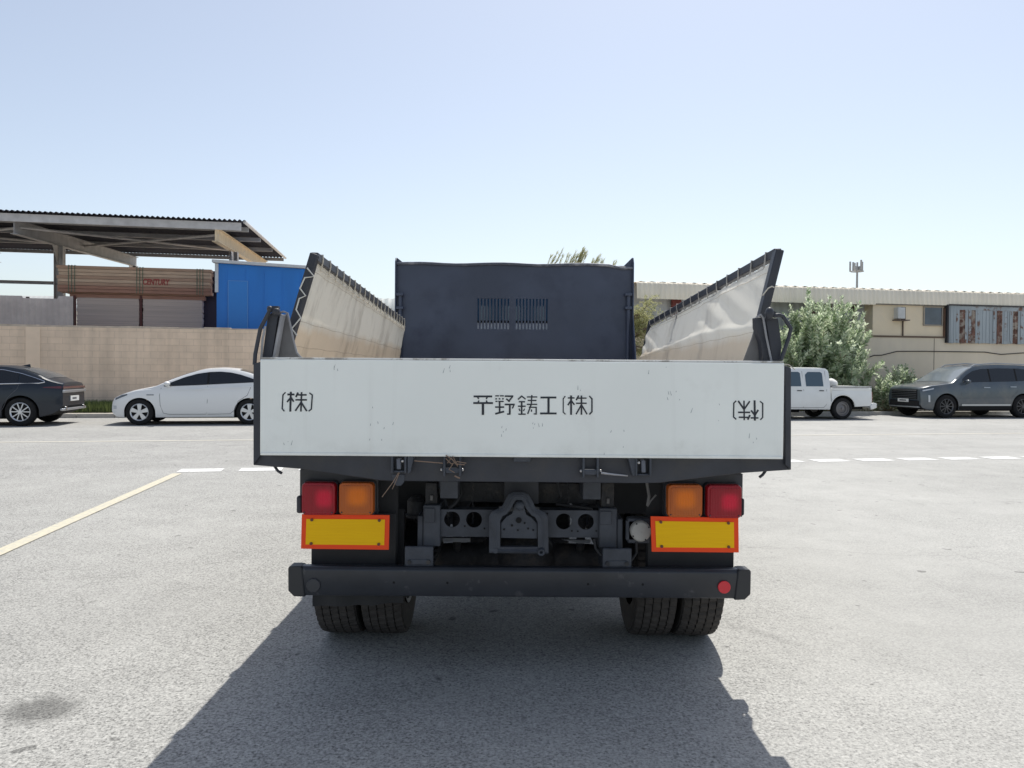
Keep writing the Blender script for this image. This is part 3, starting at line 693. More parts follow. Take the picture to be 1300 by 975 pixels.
# ------------------------------------------------------------------ cars
def interp(pts, x):
    if x <= pts[0][0]: return pts[0][1]
    for (a, b), (c, d) in zip(pts, pts[1:]):
        if x <= c:
            t = (x - a) / (c - a) if c > a else 0; return b + (d - b) * t
    return pts[-1][1]
def smoothed(pts, x, r=.06):
    return sum(interp(pts, x + r * k) for k in (-1, -.5, 0, .5, 1)) / 5
class Car:
    def __init__(s, L, Wd, top, belt, sill, wheels, Rw, Ra, k=.35, tf=.22, tb=.16, xe=.8, x0=0, bottom=None, crown=.035, sm=.07, sf=.945):
        s.L, s.W, s.top, s.belt, s.sill, s.wh, s.Rw, s.Ra, s.k, s.tf, s.tb, s.xe, s.x0, s.bot, s.crown, s.sm, s.sf = L, Wd, top, belt, sill, wheels, Rw, Ra, k, tf, tb, xe, x0, bottom, crown, sm, sf
    def w(s, x):
        h = s.W / 2; a = max(0, 1 - (x - s.x0) / s.xe); b = max(0, 1 - (s.x0 + s.L - x) / s.xe)
        return h * (1 - s.tf * a ** 2.6 - s.tb * b ** 2.6)
    def zt(s, x): return smoothed(s.top, x, s.sm) if s.x0 + .12 < x < s.x0 + s.L - .12 else interp(s.top, x)
    def zs(s, x): return min(smoothed(s.belt, x, .1), s.zt(x) - .02)
    def zb(s, x):
        z = interp(s.bot, x) if s.bot else s.sill
        for xw in s.wh:
            d = s.Ra ** 2 - (x - xw) ** 2
            if d > 0: z = max(z, s.Rw + math.sqrt(d) * .98)
        return z
    def ys(s, x, z):                       # side surface half width at height z
        zs = s.zs(x); w = s.w(x)
        if z >= zs: return w * s.sf - (z - zs) * s.k
        t = (z - s.sill) / max(.05, zs - s.sill)
        return w * interp([(-1, .93), (0, .955), (.12, .985), (.35, 1.0), (.6, .994), (.8, .982), (.93, .965), (1, s.sf)], t)
    def ztop(s, x, y):                     # top surface
        zt = s.zt(x); yt = max(.05, s.ys(x, zt)); return zt + s.crown * (1 - min(1, (y / yt) ** 2))
    def body(s, mat, root, name='body', extra=()):
        xs = set()
        n = int(s.L / .05)
        for i in range(n + 1): xs.add(round(s.x0 + s.L * i / n, 4))
        for d in (.008, .02, .035): xs.add(s.x0 + d); xs.add(s.x0 + s.L - d)
        for xw in s.wh:
            for i in range(25):
                a = math.pi * i / 24; x = xw + s.Ra * math.cos(a)
                if s.x0 < x < s.x0 + s.L: xs.add(round(x, 4))
        for p in s.top: 
            if s.x0 <= p[0] <= s.x0 + s.L: xs.add(p[0])
        xs = sorted(xs); rings = []
        for x in xs:
            zb, zs, zt = s.zb(x), s.zs(x), s.zt(x); zs2 = max(zs, zb + .02)
            half = [(0, zb), (s.ys(x, zb) - .16, zb), (s.ys(x, zb), zb)]
            for f in (.06, .18, .35, .5, .65, .8, .9, .96, 1): z = zb + (zs2 - zb) * f; half.append((s.ys(x, min(z, zs)), z))
            yt = s.ys(x, zt); 
            if zt - zs2 > .06:
                for f in (.15, .5, .85): z = zs2 + (zt - zs2) * f; half.append((s.ys(x, z), z))
            else:
                for f in (.2, .5, .8): half.append((s.ys(x, zs) - .01 - .02 * f, zs2 + (max(zt, zs2 + .005) - zs2) * f))
            zt2 = max(zt, zs2 + .008); ye = min(yt, half[-1][0]) - .03
            for f in (1, .8, .5, .25, 0): half.append((ye * f, zt2 + s.crown * (1 - f ** 2)))
            rings.append([Vector((x, -y, z)) for y, z in half] + [Vector((x, y, z)) for y, z in half[-2:0:-1]])
        m = MB('local'); n = len(rings[0]); vs = [p for r_ in rings for p in r_]
        fs = []; mi = []
        for i in range(len(rings) - 1):
            for j in range(n):
                a = i * n + j; b = i * n + (j + 1) % n; fs.append((a, b, b + n, a + n)); mi.append(1 if j in (0, 1, n - 1, n - 2) else 0)
        fs.append(tuple(range(n))[::-1]); mi.append(0); fs.append(tuple((len(rings) - 1) * n + j for j in range(n))); mi.append(0)
        m.v = vs; m.f = [list(f) for f in fs]; m.mi = mi
        return m.build(name, [mat, m_dark], root, ang=32, weld=True)
    def side(s, name, mat, parent, x0, x1, lower, upper, off=.006, sides=(-1,), n=18, ang=60):
        o = None
        for sg in sides:
            m = MB('local'); rows = []
            for i in range(n + 1):
                x = x0 + (x1 - x0) * i / n; a, b = lower(x) if callable(lower) else interp(lower, x), upper(x) if callable(upper) else interp(upper, x)
                rows.append([Vector((x, sg * (s.ys(x, a + (b - a) * j / 6) + off), a + (b - a) * j / 6)) for j in range(7)])
            m.grid(rows); o = m.build(name, mat, parent, ang=ang, weld=True)
        return o
    def topp(s, name, mat, parent, x0, x1, inset0=.07, inset1=.07, off=.006, n=12):
        m = MB('local'); rows = []
        for i in range(n + 1):
            x = x0 + (x1 - x0) * i / n; ins = inset0 + (inset1 - inset0) * i / n; yt = s.ys(x, s.zt(x)) - ins
            dz = (s.zt(x + .02) - s.zt(x - .02)) / .04; nn = math.hypot(dz, 1)
            rows.append([Vector((x - dz / nn * off, yt * j / 5, s.ztop(x, yt * j / 5) + off / nn)) for j in range(-5, 6)])
        return m.grid(rows).build(name, mat, parent, ang=60, weld=True)
    def seam(s, name, parent, pts, mat, r=.005, sides=(-1,)):
        for sg in sides:
            MB('local').tube([(x, sg * (s.ys(x, z) + .001), z) for x, z in pts], r, 5).build(name, mat, parent)

def wheel(root, x, y, r, w, rimmat, spokes, style, sg=-1, dark=False):
    e = sub('wheel', root)
    ax = (0, sg, 0); c = Vector((x, y, r))
    tw = w / 2
    prof = [(-tw, r * .62), (-tw, r * .9), (-tw * .85, r * .975), (-tw * .5, r), (tw * .5, r), (tw * .82, r * .98), (tw * .97, r * .93), (tw, r * .80), (tw * .96, r * .68), (tw * .8, r * .64)]
    MB('local').lathe(c, ax, prof, 40).build('tyre', m_rubber, e, ang=50)
    q = MB('local')
    rr = r * .67
    q.lathe(c, ax, [(-tw, rr * .93), (tw * .78, rr * .93), (tw * .95, rr), (tw * .97, rr * .96), (tw * .80, rr * .90), (-tw * .2, rr * .86), (-tw * .25, .01)], 40)
    rim = q.build('rim', [rimmat if style != 'multi' else m_dark] if style == 'steel' else [M('rim_barrel_dark', (.03, .03, .032), rough=.6, metal=.3)], e, ang=40)
    q = MB('local'); A0 = Vector(ax)
    if style == 'steel':
        q.lathe(c, ax, [(tw * .55, rr * .90), (tw * .70, rr * .62), (tw * .35, rr * .55), (tw * .55, rr * .34), (tw * .62, rr * .18), (tw * .95, rr * .16), (tw * .97, .001)], 32)
        q.build('wheel_disc', rimmat, e, ang=40)
    else:
        q.lathe(c, ax, [(tw * .70, rr * .93), (tw * .96, rr * .985), (tw * .98, rr * .95), (tw * .80, rr * .86)], 40)
        for k in range(spokes):
            a = 2 * math.pi * k / spokes + .3
            for da in ((-.16, .16) if style == 'double' else (0,)):
                w0, w1 = (.13, .26) if style == 'wide' else (.05, .055)
                d = Vector((math.cos(a + da * .3), 0, math.sin(a + da * .3))); d2 = Vector((math.cos(a + da * 1.9), 0, math.sin(a + da * 1.9))); s_ = d.cross(A0).normalized()
                i0 = c + A0 * tw * .92 + d * rr * .10; i1 = c + A0 * tw * .90 + d2 * rr * .92
                q.loft([[i0 - s_ * rr * w0, i0 + s_ * rr * w0, i0 + s_ * rr * w0 - A0 * .03, i0 - s_ * rr * w0 - A0 * .03],
                        [i1 - s_ * rr * w1, i1 + s_ * rr * w1, i1 + s_ * rr * w1 - A0 * .03, i1 - s_ * rr * w1 - A0 * .03]])
        q.cyl(c + A0 * tw * .88, ax, rr * .2, .03, 20)
        q.build('spokes', rimmat, e, ang=35)
def mirror(root, x, y, z, mat, sg=-1):
    q = MB('local'); q.ball((x, y + sg * .10, z + .06), .1, .75, .95, .62); q.bar((x + .02, y, z - .02), (x, y + sg * .08, z + .03), .04); q.build('mirror', mat, root, ang=60)
def underbody(root, x0, x1, w, z0=.17, z1=.34):
    MB('local').box((x0, -w, z0), (x1, w, z1)).build('underbody', m_dark, root)

def place(name, px_wheel, v_near, xw, Wd, label, yaw=0):
    # root at the front-left corner on the ground; front wheel / rear wheel seen at px_wheel
    u = U(px_wheel, v_near)
    org = W(u, v_near) - Matrix.Rotation(A + yaw, 3, 'Z') @ Vector((xw, -Wd / 2, 0)); org.z = .004
    return thing(name, org, A + yaw, label, 'car', 'cars parked along the far kerb')

m_white = M('white_car_paint', (.78, .78, .77), rough=.3, coat=.5)
m_seam = M('panel_gap', (.10, .10, .11), rough=.8)
m_chrome = M('chrome_trim', (.75, .76, .78), rough=.15, metal=1)
m_alloy = M('silver_alloy', (.62, .63, .65), rough=.3, metal=.7)
m_lamp = M('clear_lamp', (.55, .57, .60), rough=.12, coat=1)
m_lampd = M('dark_lamp', (.10, .11, .12), rough=.15, coat=1)

def white_sedan():
    c = Car(4.30, 1.78, [(.16, .55), (.175, .60), (.22, .67), (.40, .76), (.66, .845), (1.0, .915), (1.2, .96), (1.6, 1.15), (2.0, 1.305), (2.35, 1.40), (2.75, 1.425), (3.1, 1.40), (3.45, 1.32), (3.8, 1.19), (4.05, 1.09), (4.3, 1.05), (4.44, 1.01), (4.46, .9)],
            [(0, .52), (.3, .70), (.8, .86), (1.3, .905), (2.2, .95), (3.2, 1.02), (3.7, 1.05), (4.1, 1.03), (4.46, .9)], .20, [.86, 3.47], .315, .375, k=.42, tf=.30, tb=.20, xe=1.0, x0=.16,
            bottom=[(.16, .36), (.19, .28), (.27, .21), (.5, .19), (4.2, .21), (4.4, .30), (4.46, .42)])
    t = place('parked_car', 176.5, 20.5, .86, 1.78, 'white compact sedan parked by the block wall, its tail behind the truck body')
    c.body(m_white, t); underbody(t, .9, 3.5, .7)
    up = [(1.42, 1.0), (1.6, 1.075), (1.9, 1.20), (2.2, 1.29), (2.5, 1.335), (2.75, 1.345), (3.0, 1.325), (3.25, 1.27), (3.5, 1.185), (3.72, 1.09)]
    lo = [(1.42, .965), (2.2, 1.0), (3.0, 1.045), (3.72, 1.085)]
    for x0, x1 in ((1.42, 2.44), (2.49, 3.72)): c.side('side_window', m_tint, t, x0, x1, lo, up, sides=(-1, 1))
    c.side('window_trim', m_dark, t, 2.44, 2.49, lo, up, off=.007, n=2, sides=(-1, 1))
    c.topp('windscreen', m_glass, t, 1.25, 2.12, .05, .05); c.topp('rear_window', m_glass, t, 3.2, 3.85, .08, .08)
    c.seam('door_seam', t, [(1.36, .93), (1.33, .75), (1.35, .5), (1.42, .30), (1.55, .27), (2.43, .27), (2.46, .6), (2.46, .98)], m_seam)
    c.seam('door_seam', t, [(2.46, .27), (3.0, .28), (3.12, .38), (3.2, .6), (3.42, .75), (3.5, .95)], m_seam)
    c.side('body_crease', m_white, t, 1.7, 3.9, lambda x: .80 + .05 * x - .02, lambda x: .80 + .05 * x + .012, off=.010)
    c.side('door_handle', m_white, t, 2.14, 2.34, lambda x: .885, lambda x: .91, off=.025, n=4); c.side('door_handle', m_white, t, 3.05, 3.25, lambda x: .925, lambda x: .95, off=.025, n=4)
    c.side('indicator', m_lampd, t, 1.03, 1.2, lambda x: .745, lambda x: .765, off=.012, n=3)
    c.side('headlight', m_lampd, t, .25, .56, [(.25, .62), (.56, .745)], [(.25, .67), (.42, .75), (.56, .78)], sides=(-1, 1))
    c.side('fog_light', m_lamp, t, .20, .29, lambda x: .40, lambda x: .48, n=4)
    c.side('tail_light', M('car_red_lens', (.35, .02, .02), rough=.2, coat=1), t, 4.12, 4.40, [(4.12, .88), (4.4, .80)], [(4.12, .96), (4.4, .98)], sides=(-1, 1))
    mirror(t, 1.52, -.84, .975, m_white); mirror(t, 1.52, .84, .975, m_white, 1)
    for x in (.86, 3.47):
        wheel(t, x, -.78, .325, .205, m_alloy, 5, 'wide'); wheel(t, x, .78, .325, .205, m_alloy, 5, 'wide', 1)
white_sedan()

def black_sedan():
    Wd = 1.85; mb_ = M('black_car_paint', (.012, .018, .028), rough=.35, coat=.35, spec=.35)
    c = Car(4.50, Wd, [(0, .55), (.02, .62), (.1, .70), (.5, .83), (1.1, .93), (1.35, 1.0), (1.9, 1.24), (2.35, 1.40), (2.8, 1.445), (3.2, 1.43), (3.6, 1.36), (3.95, 1.24), (4.2, 1.11), (4.38, 1.05), (4.47, 1.03), (4.49, .98), (4.50, .9)],
            [(0, .52), (.4, .74), (1.3, .90), (2.5, .96), (3.6, .99), (4.2, .985), (4.50, .9)], .21, [.9, 3.62], .345, .405, k=.42, tf=.26, tb=.20, xe=.95,
            bottom=[(0, .36), (.1, .24), (.5, .20), (4.05, .22), (4.3, .30), (4.45, .40), (4.50, .48)])
    t = place('parked_car', 25, 20.35, 3.62, Wd, 'black fastback sedan parked by the wall at the left edge of the picture')
    c.body(mb_, t); underbody(t, .9, 3.6, .72)
    up = [(1.6, 1.04), (2.0, 1.20), (2.4, 1.31), (2.8, 1.355), (3.2, 1.335), (3.6, 1.25), (3.9, 1.15), (4.08, 1.07)]
    lo = [(1.6, 1.0), (3.0, 1.03), (4.08, 1.055)]
    for x0, x1 in ((1.6, 2.55), (2.6, 3.55), (3.59, 4.06)): c.side('side_window', m_tint, t, x0, x1, lo, up, sides=(-1, 1))
    pts = [(x, interp(up, x) + .015) for x in (1.6, 2.0, 2.4, 2.8, 3.2, 3.6, 3.9, 4.1)] + [(4.12, 1.06), (4.0, 1.035), (3.5, 1.025), (2.8, 1.005), (2.0, .99)]
    c.seam('window_trim', t, pts, m_chrome, r=.011, sides=(-1, 1))
    c.topp('windscreen', m_glass, t, 1.4, 2.3, .05, .05); c.topp('rear_window', M('dusty_glass', (.10, .11, .12), rough=.18, spec=.9), t, 3.55, 4.15, .10, .10)
    q = MB('local'); q.loft([[Vector((3.3, -.03, 1.46)), Vector((3.3, .03, 1.46)), Vector((3.32, 0, 1.462))], [Vector((3.5, -.03, 1.42)), Vector((3.5, .03, 1.42)), Vector((3.49, 0, 1.50))]]); q.build('roof_antenna', mb_, t)
    c.seam('door_seam', t, [(2.6, .27), (3.15, .28), (3.26, .45), (3.36, .7), (3.55, .9), (3.58, 1.0)], m_seam)
    c.seam('door_seam', t, [(2.58, 1.0), (2.57, .6), (2.55, .27)], m_seam)
    c.side('door_handle', mb_, t, 3.2, 3.42, lambda x: .90, lambda x: .925, off=.025, n=4)
    rl = M('dark_red_lens', (.10, .012, .015), rough=.15, coat=1)
    c.side('tail_light', rl, t, 4.10, 4.46, [(4.1, .925), (4.46, .90)], [(4.1, .945), (4.46, .965)], sides=(-1, 1))
    q = MB('local'); q.box((4.495, -.74, .90), (4.515, .74, .955)); q.build('light_bar', rl, t, bevel=.008)
    q = MB('local'); q.box((4.492, -.76, .80), (4.535, .76, .87)); q.build('chrome_strip', M('satin_silver', (.40, .41, .43), rough=.3, metal=.6), t, bevel=.015)
    pl = MB('local').box((4.502, -.28, .585), (4.525, .28, .715)).build('number_plate', m_plate, t, bevel=.004)
    MB('local').box((4.5255, -.18, .63), (4.527, .10, .675)).build('plate_marks', m_seam, pl)
    q = MB('local'); q.box((4.45, -.8, .36), (4.525, .8, .42)); q.build('rear_diffuser', M('satin_silver', (.40, .41, .43)), t, bevel=.02)
    for y in (-.6, .6): MB('local').cyl((4.49, y, .42), (1, 0, 0), .05, .1, 16).build('exhaust_tip', m_chrome, t)
    for x in (.9, 3.62):
        wheel(t, x, -.81, .345, .225, m_alloy, 5, 'double'); wheel(t, x, .81, .345, .225, m_alloy, 5, 'double', 1)
    mirror(t, 1.7, -.87, 1.0, mb_); mirror(t, 1.7, .87, 1.0, mb_, 1)
black_sedan()

def dark_suv():
    Wd = 1.94; mp = M('grey_blue_suv_paint', (.055, .075, .095), rough=.3, coat=.8, col2=(.12, .125, .125), c2lo=.45, c2hi=.8, c2scale=2)
    c = Car(4.78, Wd, [(.17, .88), (.185, .93), (.23, .975), (.42, 1.04), (.9, 1.10), (1.2, 1.135), (1.5, 1.32), (1.85, 1.55), (2.1, 1.665), (2.5, 1.73), (3.1, 1.755), (4.0, 1.735), (4.5, 1.68), (4.75, 1.45), (4.9, 1.12), (4.95, 1.0)],
            [(.17, .86), (.4, .96), (1.2, 1.06), (2.5, 1.10), (3.8, 1.13), (4.5, 1.16), (4.95, 1.0)], .27, [.98, 3.86], .375, .44, k=.30, tf=.20, tb=.14, xe=.7, crown=.03, sf=.95, x0=.17,
            bottom=[(.17, .42), (.21, .34), (.34, .28), (.6, .26), (4.5, .28), (4.9, .40), (4.95, .5)])
    t = place('parked_car', 1203, 21.85, .98, Wd, 'dusty dark grey blue sport utility vehicle parked facing the pickup')
    c.body(mp, t); underbody(t, 1.0, 3.9, .75, .22, .4)
    up = [(1.62, 1.27), (1.8, 1.40), (2.05, 1.53), (2.35, 1.60), (3.0, 1.63), (3.8, 1.625), (4.3, 1.57), (4.5, 1.5)]
    lo = [(1.62, 1.16), (2.5, 1.18), (3.6, 1.205), (4.5, 1.26)]
    for x0, x1 in ((1.62, 2.62), (2.68, 3.62), (3.68, 4.48)): c.side('side_window', m_tint, t, x0, x1, lo, up, sides=(-1, 1))
    c.side('pillar_trim', m_dark, t, 2.62, 2.68, lo, up, n=2, off=.007); c.side('pillar_trim', m_dark, t, 3.62, 3.68, lo, up, n=2, off=.007)
    c.topp('windscreen', M('suv_screen', (.16, .19, .21), rough=.1, spec=.9), t, 1.22, 2.02, .06, .06)
    for sg in (-1, 1):
        MB('local').tube([(x, sg * (c.ys(x, c.zt(x)) - .09), c.zt(x) + .05 + (-.045 if x in (2.1, 4.4) else 0)) for x in (2.1, 2.25, 3.0, 4.2, 4.4)], .018, 6).build('roof_rail', m_chrome if False else M('satin_rail', (.45, .47, .49), rough=.3, metal=.6), t)
    c.seam('door_seam', t, [(1.55, 1.08), (1.52, .8), (1.54, .45), (2.62, .42), (2.65, .8), (2.65, 1.12)], m_seam)
    c.seam('door_seam', t, [(2.65, .42), (3.3, .43), (3.42, .7), (3.62, .85), (3.66, 1.13)], m_seam)
    c.side('door_handle', M('satin_rail', (.45, .47, .49)), t, 2.35, 2.58, lambda x: .985, lambda x: 1.01, off=.03, n=4); c.side('door_handle', M('satin_rail', (.45, .47, .49)), t, 3.35, 3.58, lambda x: 1.01, lambda x: 1.035, off=.03, n=4)
    c.side('sill_trim', M('sill_silver', (.50, .52, .53), rough=.35, metal=.4), t, 1.52, 3.36, lambda x: .40, lambda x: .455, off=.02)
    c.side('sill_cladding', m_dark, t, 1.44, 3.42, lambda x: .27, lambda x: .39, off=.012)
    q = MB('local'); 
    # front: grille with bars, plate, lamps
    q.box((.15, -.62, .60), (.19, .62, .92)); gr = q.build('grille', m_dark, t, bevel=.02)
    for i in range(5): MB('local').box((.135, -.60, .635 + i * .058), (.149, .60, .650 + i * .058)).build('grille_bar', M('grille_bar_grey', (.16, .17, .18), rough=.3, metal=.5), gr, bevel=.004)
    q = MB('local'); q.box((.135, -.70, .36), (.20, .70, .56)); q.build('lower_intake', m_dark, t, bevel=.03)
    q = MB('local'); q.box((.12, -.70, .33), (.22, .70, .37)); q.build('skid_plate', M('satin_rail', (.45, .47, .49)), t, bevel=.01)
    pl = MB('local').box((.122, -.26, .50), (.133, .26, .61)).build('number_plate', m_plate, t, bevel=.003)
    MB('local').box((.1195, -.15, .535), (.1215, .17, .575)).build('plate_marks', m_seam, pl)
    c.side('headlight', m_lamp, t, .23, .54, [(.23, .86), (.54, .94)], [(.23, .905), (.54, .975)], sides=(-1, 1))
    c.side('fog_light', m_lamp, t, .36, .41, lambda x: .52, lambda x: .74, sides=(-1, 1), n=3, off=.012)
    c.side('wing_crease', m_chrome, t, .40, .95, lambda x: .985 + .02 * x, lambda x: .997 + .02 * x, off=.008) if False else None
    mirror(t, 1.70, -.93, 1.13, mp); mirror(t, 1.70, .93, 1.13, mp, 1)
    for x in (.98, 3.86):
        for sg in (-1, 1):
            wheel(t, x, sg * .85, .378, .235, M('dark_alloy', (.10, .10, .105), rough=.35, metal=.6), 5, 'double', sg)
dark_suv()

def pickup():
    Wd = 1.70; mw = M('white_pickup_paint', (.76, .77, .76), rough=.35, coat=.4, var=.03)
    c = Car(3.33, Wd, [(0, .72), (.02, .80), (.1, .86), (.5, .93), (1.0, .98), (1.15, 1.0), (1.6, 1.36), (1.75, 1.50), (1.95, 1.555), (2.3, 1.575), (3.2, 1.575), (3.27, 1.56), (3.33, 1.50)],
            [(0, .70), (.4, .86), (1.2, .95), (3.33, .97)], .31, [.78], .335, .40, k=.24, tf=.14, tb=.0, xe=.5, crown=.03, sf=.965, sm=.03,
            bottom=[(0, .42), (.1, .34), (3.33, .31)])
    t = place('pickup_truck', 1071, 21.4, 3.75, Wd, 'white double cab pickup parked before the big shrub, front hidden by the truck')
    t['category'] = 'pickup'
    c.body(mw, t, 'cab')
    for x0, x1, a in ((1.75, 2.36, .08), (2.52, 3.10, .03)):
        lo = [(x0, 1.02), (x1, 1.02)]; up = [(x0, 1.40 - a), (x0 + .1, 1.46), (x1 - .05, 1.46), (x1, 1.42)]
        c.side('side_window', M('pickup_glass', (.05, .085, .115), rough=.06, spec=.9), t, x0, x1, lo, up, sides=(-1, 1))
        c.side('door_handle', m_dark, t, x1 - .16, x1 + .0, lambda x: .875, lambda x: .90, off=.02, n=3)
    c.topp('windscreen', m_glass, t, 1.18, 1.72, .05, .05)
    c.seam('door_seam', t, [(2.43, 1.48), (2.43, .9), (2.43, .37)], m_seam); c.seam('door_seam', t, [(3.2, 1.48), (3.2, .9), (3.18, .45), (3.1, .37), (1.3, .37)], m_seam)
    q = MB('local'); q.box((3.335, -.70, 1.02), (3.34, .70, 1.45)); q.build('rear_window', m_glass, t)
    # load bed
    b = Car(1.39, 1.68, [(3.37, .98), (4.76, .98)], [(3.37, .96), (4.76, .96)], .36, [3.75], .335, .42, tf=0, tb=.03, xe=.3, x0=3.37, crown=0, sf=.985, bottom=[(3.37, .36), (4.3, .40), (4.76, .42)])
    b.body(mw, t, 'load_bed')
    b.seam('bed_rib', t, [(3.40, .90), (4.74, .90)], M('rib_shadow', (.5, .5, .5)), r=.006); b.seam('wheel_arch_trim', t, [(3.75 + .44 * math.cos(a_), .335 + .44 * math.sin(a_)) for a_ in [R(10 + 16 * i) for i in range(11)]], mw, r=.022)
    MB('local').box((3.42, -.74, .979), (4.70, .74, .984)).build('bed_hollow_panel', M('bed_hollow_shade', (.05, .055, .06), rough=.8), t)  # flat dark panel on the closed bed stands in for its shaded hollow
    q = MB('local')
    for y in (-.80, .80): q.tube([(3.40, y, 1.005), (4.74, y, 1.005)], .018, 8)
    q.tube([(4.74, -.80, 1.005), (4.74, .80, 1.005)], .018, 8); q.build('bed_rail', M('rail_grey', (.25, .26, .27), rough=.5), t)
    q = MB('local'); q.box((4.72, -.80, .36), (4.90, .80, .47)); q.prism([(4.74, -.83, .30), (4.93, -.83, .36), (4.93, -.83, .50), (4.80, -.83, .52), (4.70, -.83, .42)], (0, .08, 0)); q.build('rear_bumper', mw, t, bevel=.02)
    q = MB('local'); q.box((1.0, -.45, .30), (4.7, -.33, .42)); q.box((1.0, .33, .30), (4.7, .45, .42)); q.cyl((3.75, 0, .335), (0, 1, 0), .06, 1.4); q.box((1.4, -.3, .2), (2.6, .3, .4)); q.build('chassis', m_dark, t)
    q = MB('local'); q.box((4.765, -.80, .55), (4.785, -.70, .85)); q.build('tail_light', M('car_red_lens', (.35, .02, .02)), t, bevel=.008)
    for sg in (-1, 1): 
        for x in (.78, 3.75): wheel(t, x, sg * .735, .335, .20, M('steel_wheel_silver', (.20, .19, .19), rough=.5, metal=.3), 0, 'steel', sg)
    mirror(t, 1.75, -.84, 1.05, m_dark); mirror(t, 1.75, .84, 1.05, m_dark, 1)
    # load
    rt = ROOTM[t.name]
    base = rt @ Matrix.Translation((3.62, -.35, .99))
    q = MB('local'); q.ball((0, 0, .10), .20, 1.15, 1.1, .85, 20, 12)
    for p in q.v: p.z = max(0, p.z + .012 * math.sin(p.x * 25) * math.cos(p.y * 21))
    o = q.build('white_sack', M('woven_sack', (.74, .73, .70), rough=.8, bump=.3, bscale=30)); o.matrix_world = base; tag(o, 'rounded white sack lying in the bed of the pickup behind its cab', 'sack')
    q = MB('local'); q.prism([(-.25, -.16, .0), (.30, -.16, .0), (.30, .3, .0), (-.25, .3, .0)], (0, 0, .035)); o = q.build('white_board', M('board_white', (.70, .69, .64), rough=.6), bevel=.008)
    o.matrix_world = rt @ Matrix.Translation((3.98, -.5, 1.0)) ; tag(o, 'thin white board lying flat on the pickup bed beside the sack', 'board')
pickup()

# ------------------------------------------------------------------ the tipper truck
CX = .0415
def lensmat(mo, mi_, cx, cz, wx, wz):                  # ribbed lens; the reflector pan's hot spot is painted into its colour
    m = mo.copy(); m.name = mo.name + '_with_hot_spot'; nt, b = nodes_of(m); L = nt.links.new; N = nt.nodes.new
    tc = N('ShaderNodeTexCoord'); s = N('ShaderNodeSeparateXYZ'); L(tc.outputs['Object'], s.inputs[0])
    def mt(op, a, c=0.0):
        n = N('ShaderNodeMath'); n.operation = op
        for i, x in enumerate((a, c)):
            if isinstance(x, (int, float)): n.inputs[i].default_value = x
            else: L(x, n.inputs[i])
        return n.outputs[0]
    ax = mt('DIVIDE', mt('ABSOLUTE', mt('SUBTRACT', s.outputs[0], cx)), wx); az = mt('DIVIDE', mt('ABSOLUTE', mt('SUBTRACT', s.outputs[2], cz)), wz)
    d = mt('POWER', mt('ADD', mt('POWER', ax, 3.0), mt('POWER', az, 3.0)), .3333)
    mr = N('ShaderNodeMapRange'); mr.interpolation_type = 'SMOOTHSTEP'; L(d, mr.inputs[0]); mr.inputs[1].default_value = .55; mr.inputs[2].default_value = 1.7; mr.inputs[3].default_value = 1; mr.inputs[4].default_value = 0
    mx = N('ShaderNodeMix'); mx.data_type = 'RGBA'; L(mr.outputs[0], mx.inputs['Factor'])
    mx.inputs['A'].default_value = mo.node_tree.nodes['Principled BSDF'].inputs['Base Color'].default_value; mx.inputs['B'].default_value = mi_.node_tree.nodes['Principled BSDF'].inputs['Base Color'].default_value
    L(mx.outputs['Result'], b.inputs['Base Color'])
    w = N('ShaderNodeTexWave'); w.inputs['Scale'].default_value = 45; w.bands_direction = 'X'; L(tc.outputs['Object'], w.inputs['Vector'])
    bp = N('ShaderNodeBump'); bp.inputs['Strength'].default_value = .6; bp.inputs['Distance'].default_value = .002; L(w.outputs['Fac'], bp.inputs['Height']); L(bp.outputs['Normal'], b.inputs['Normal'])
    return m
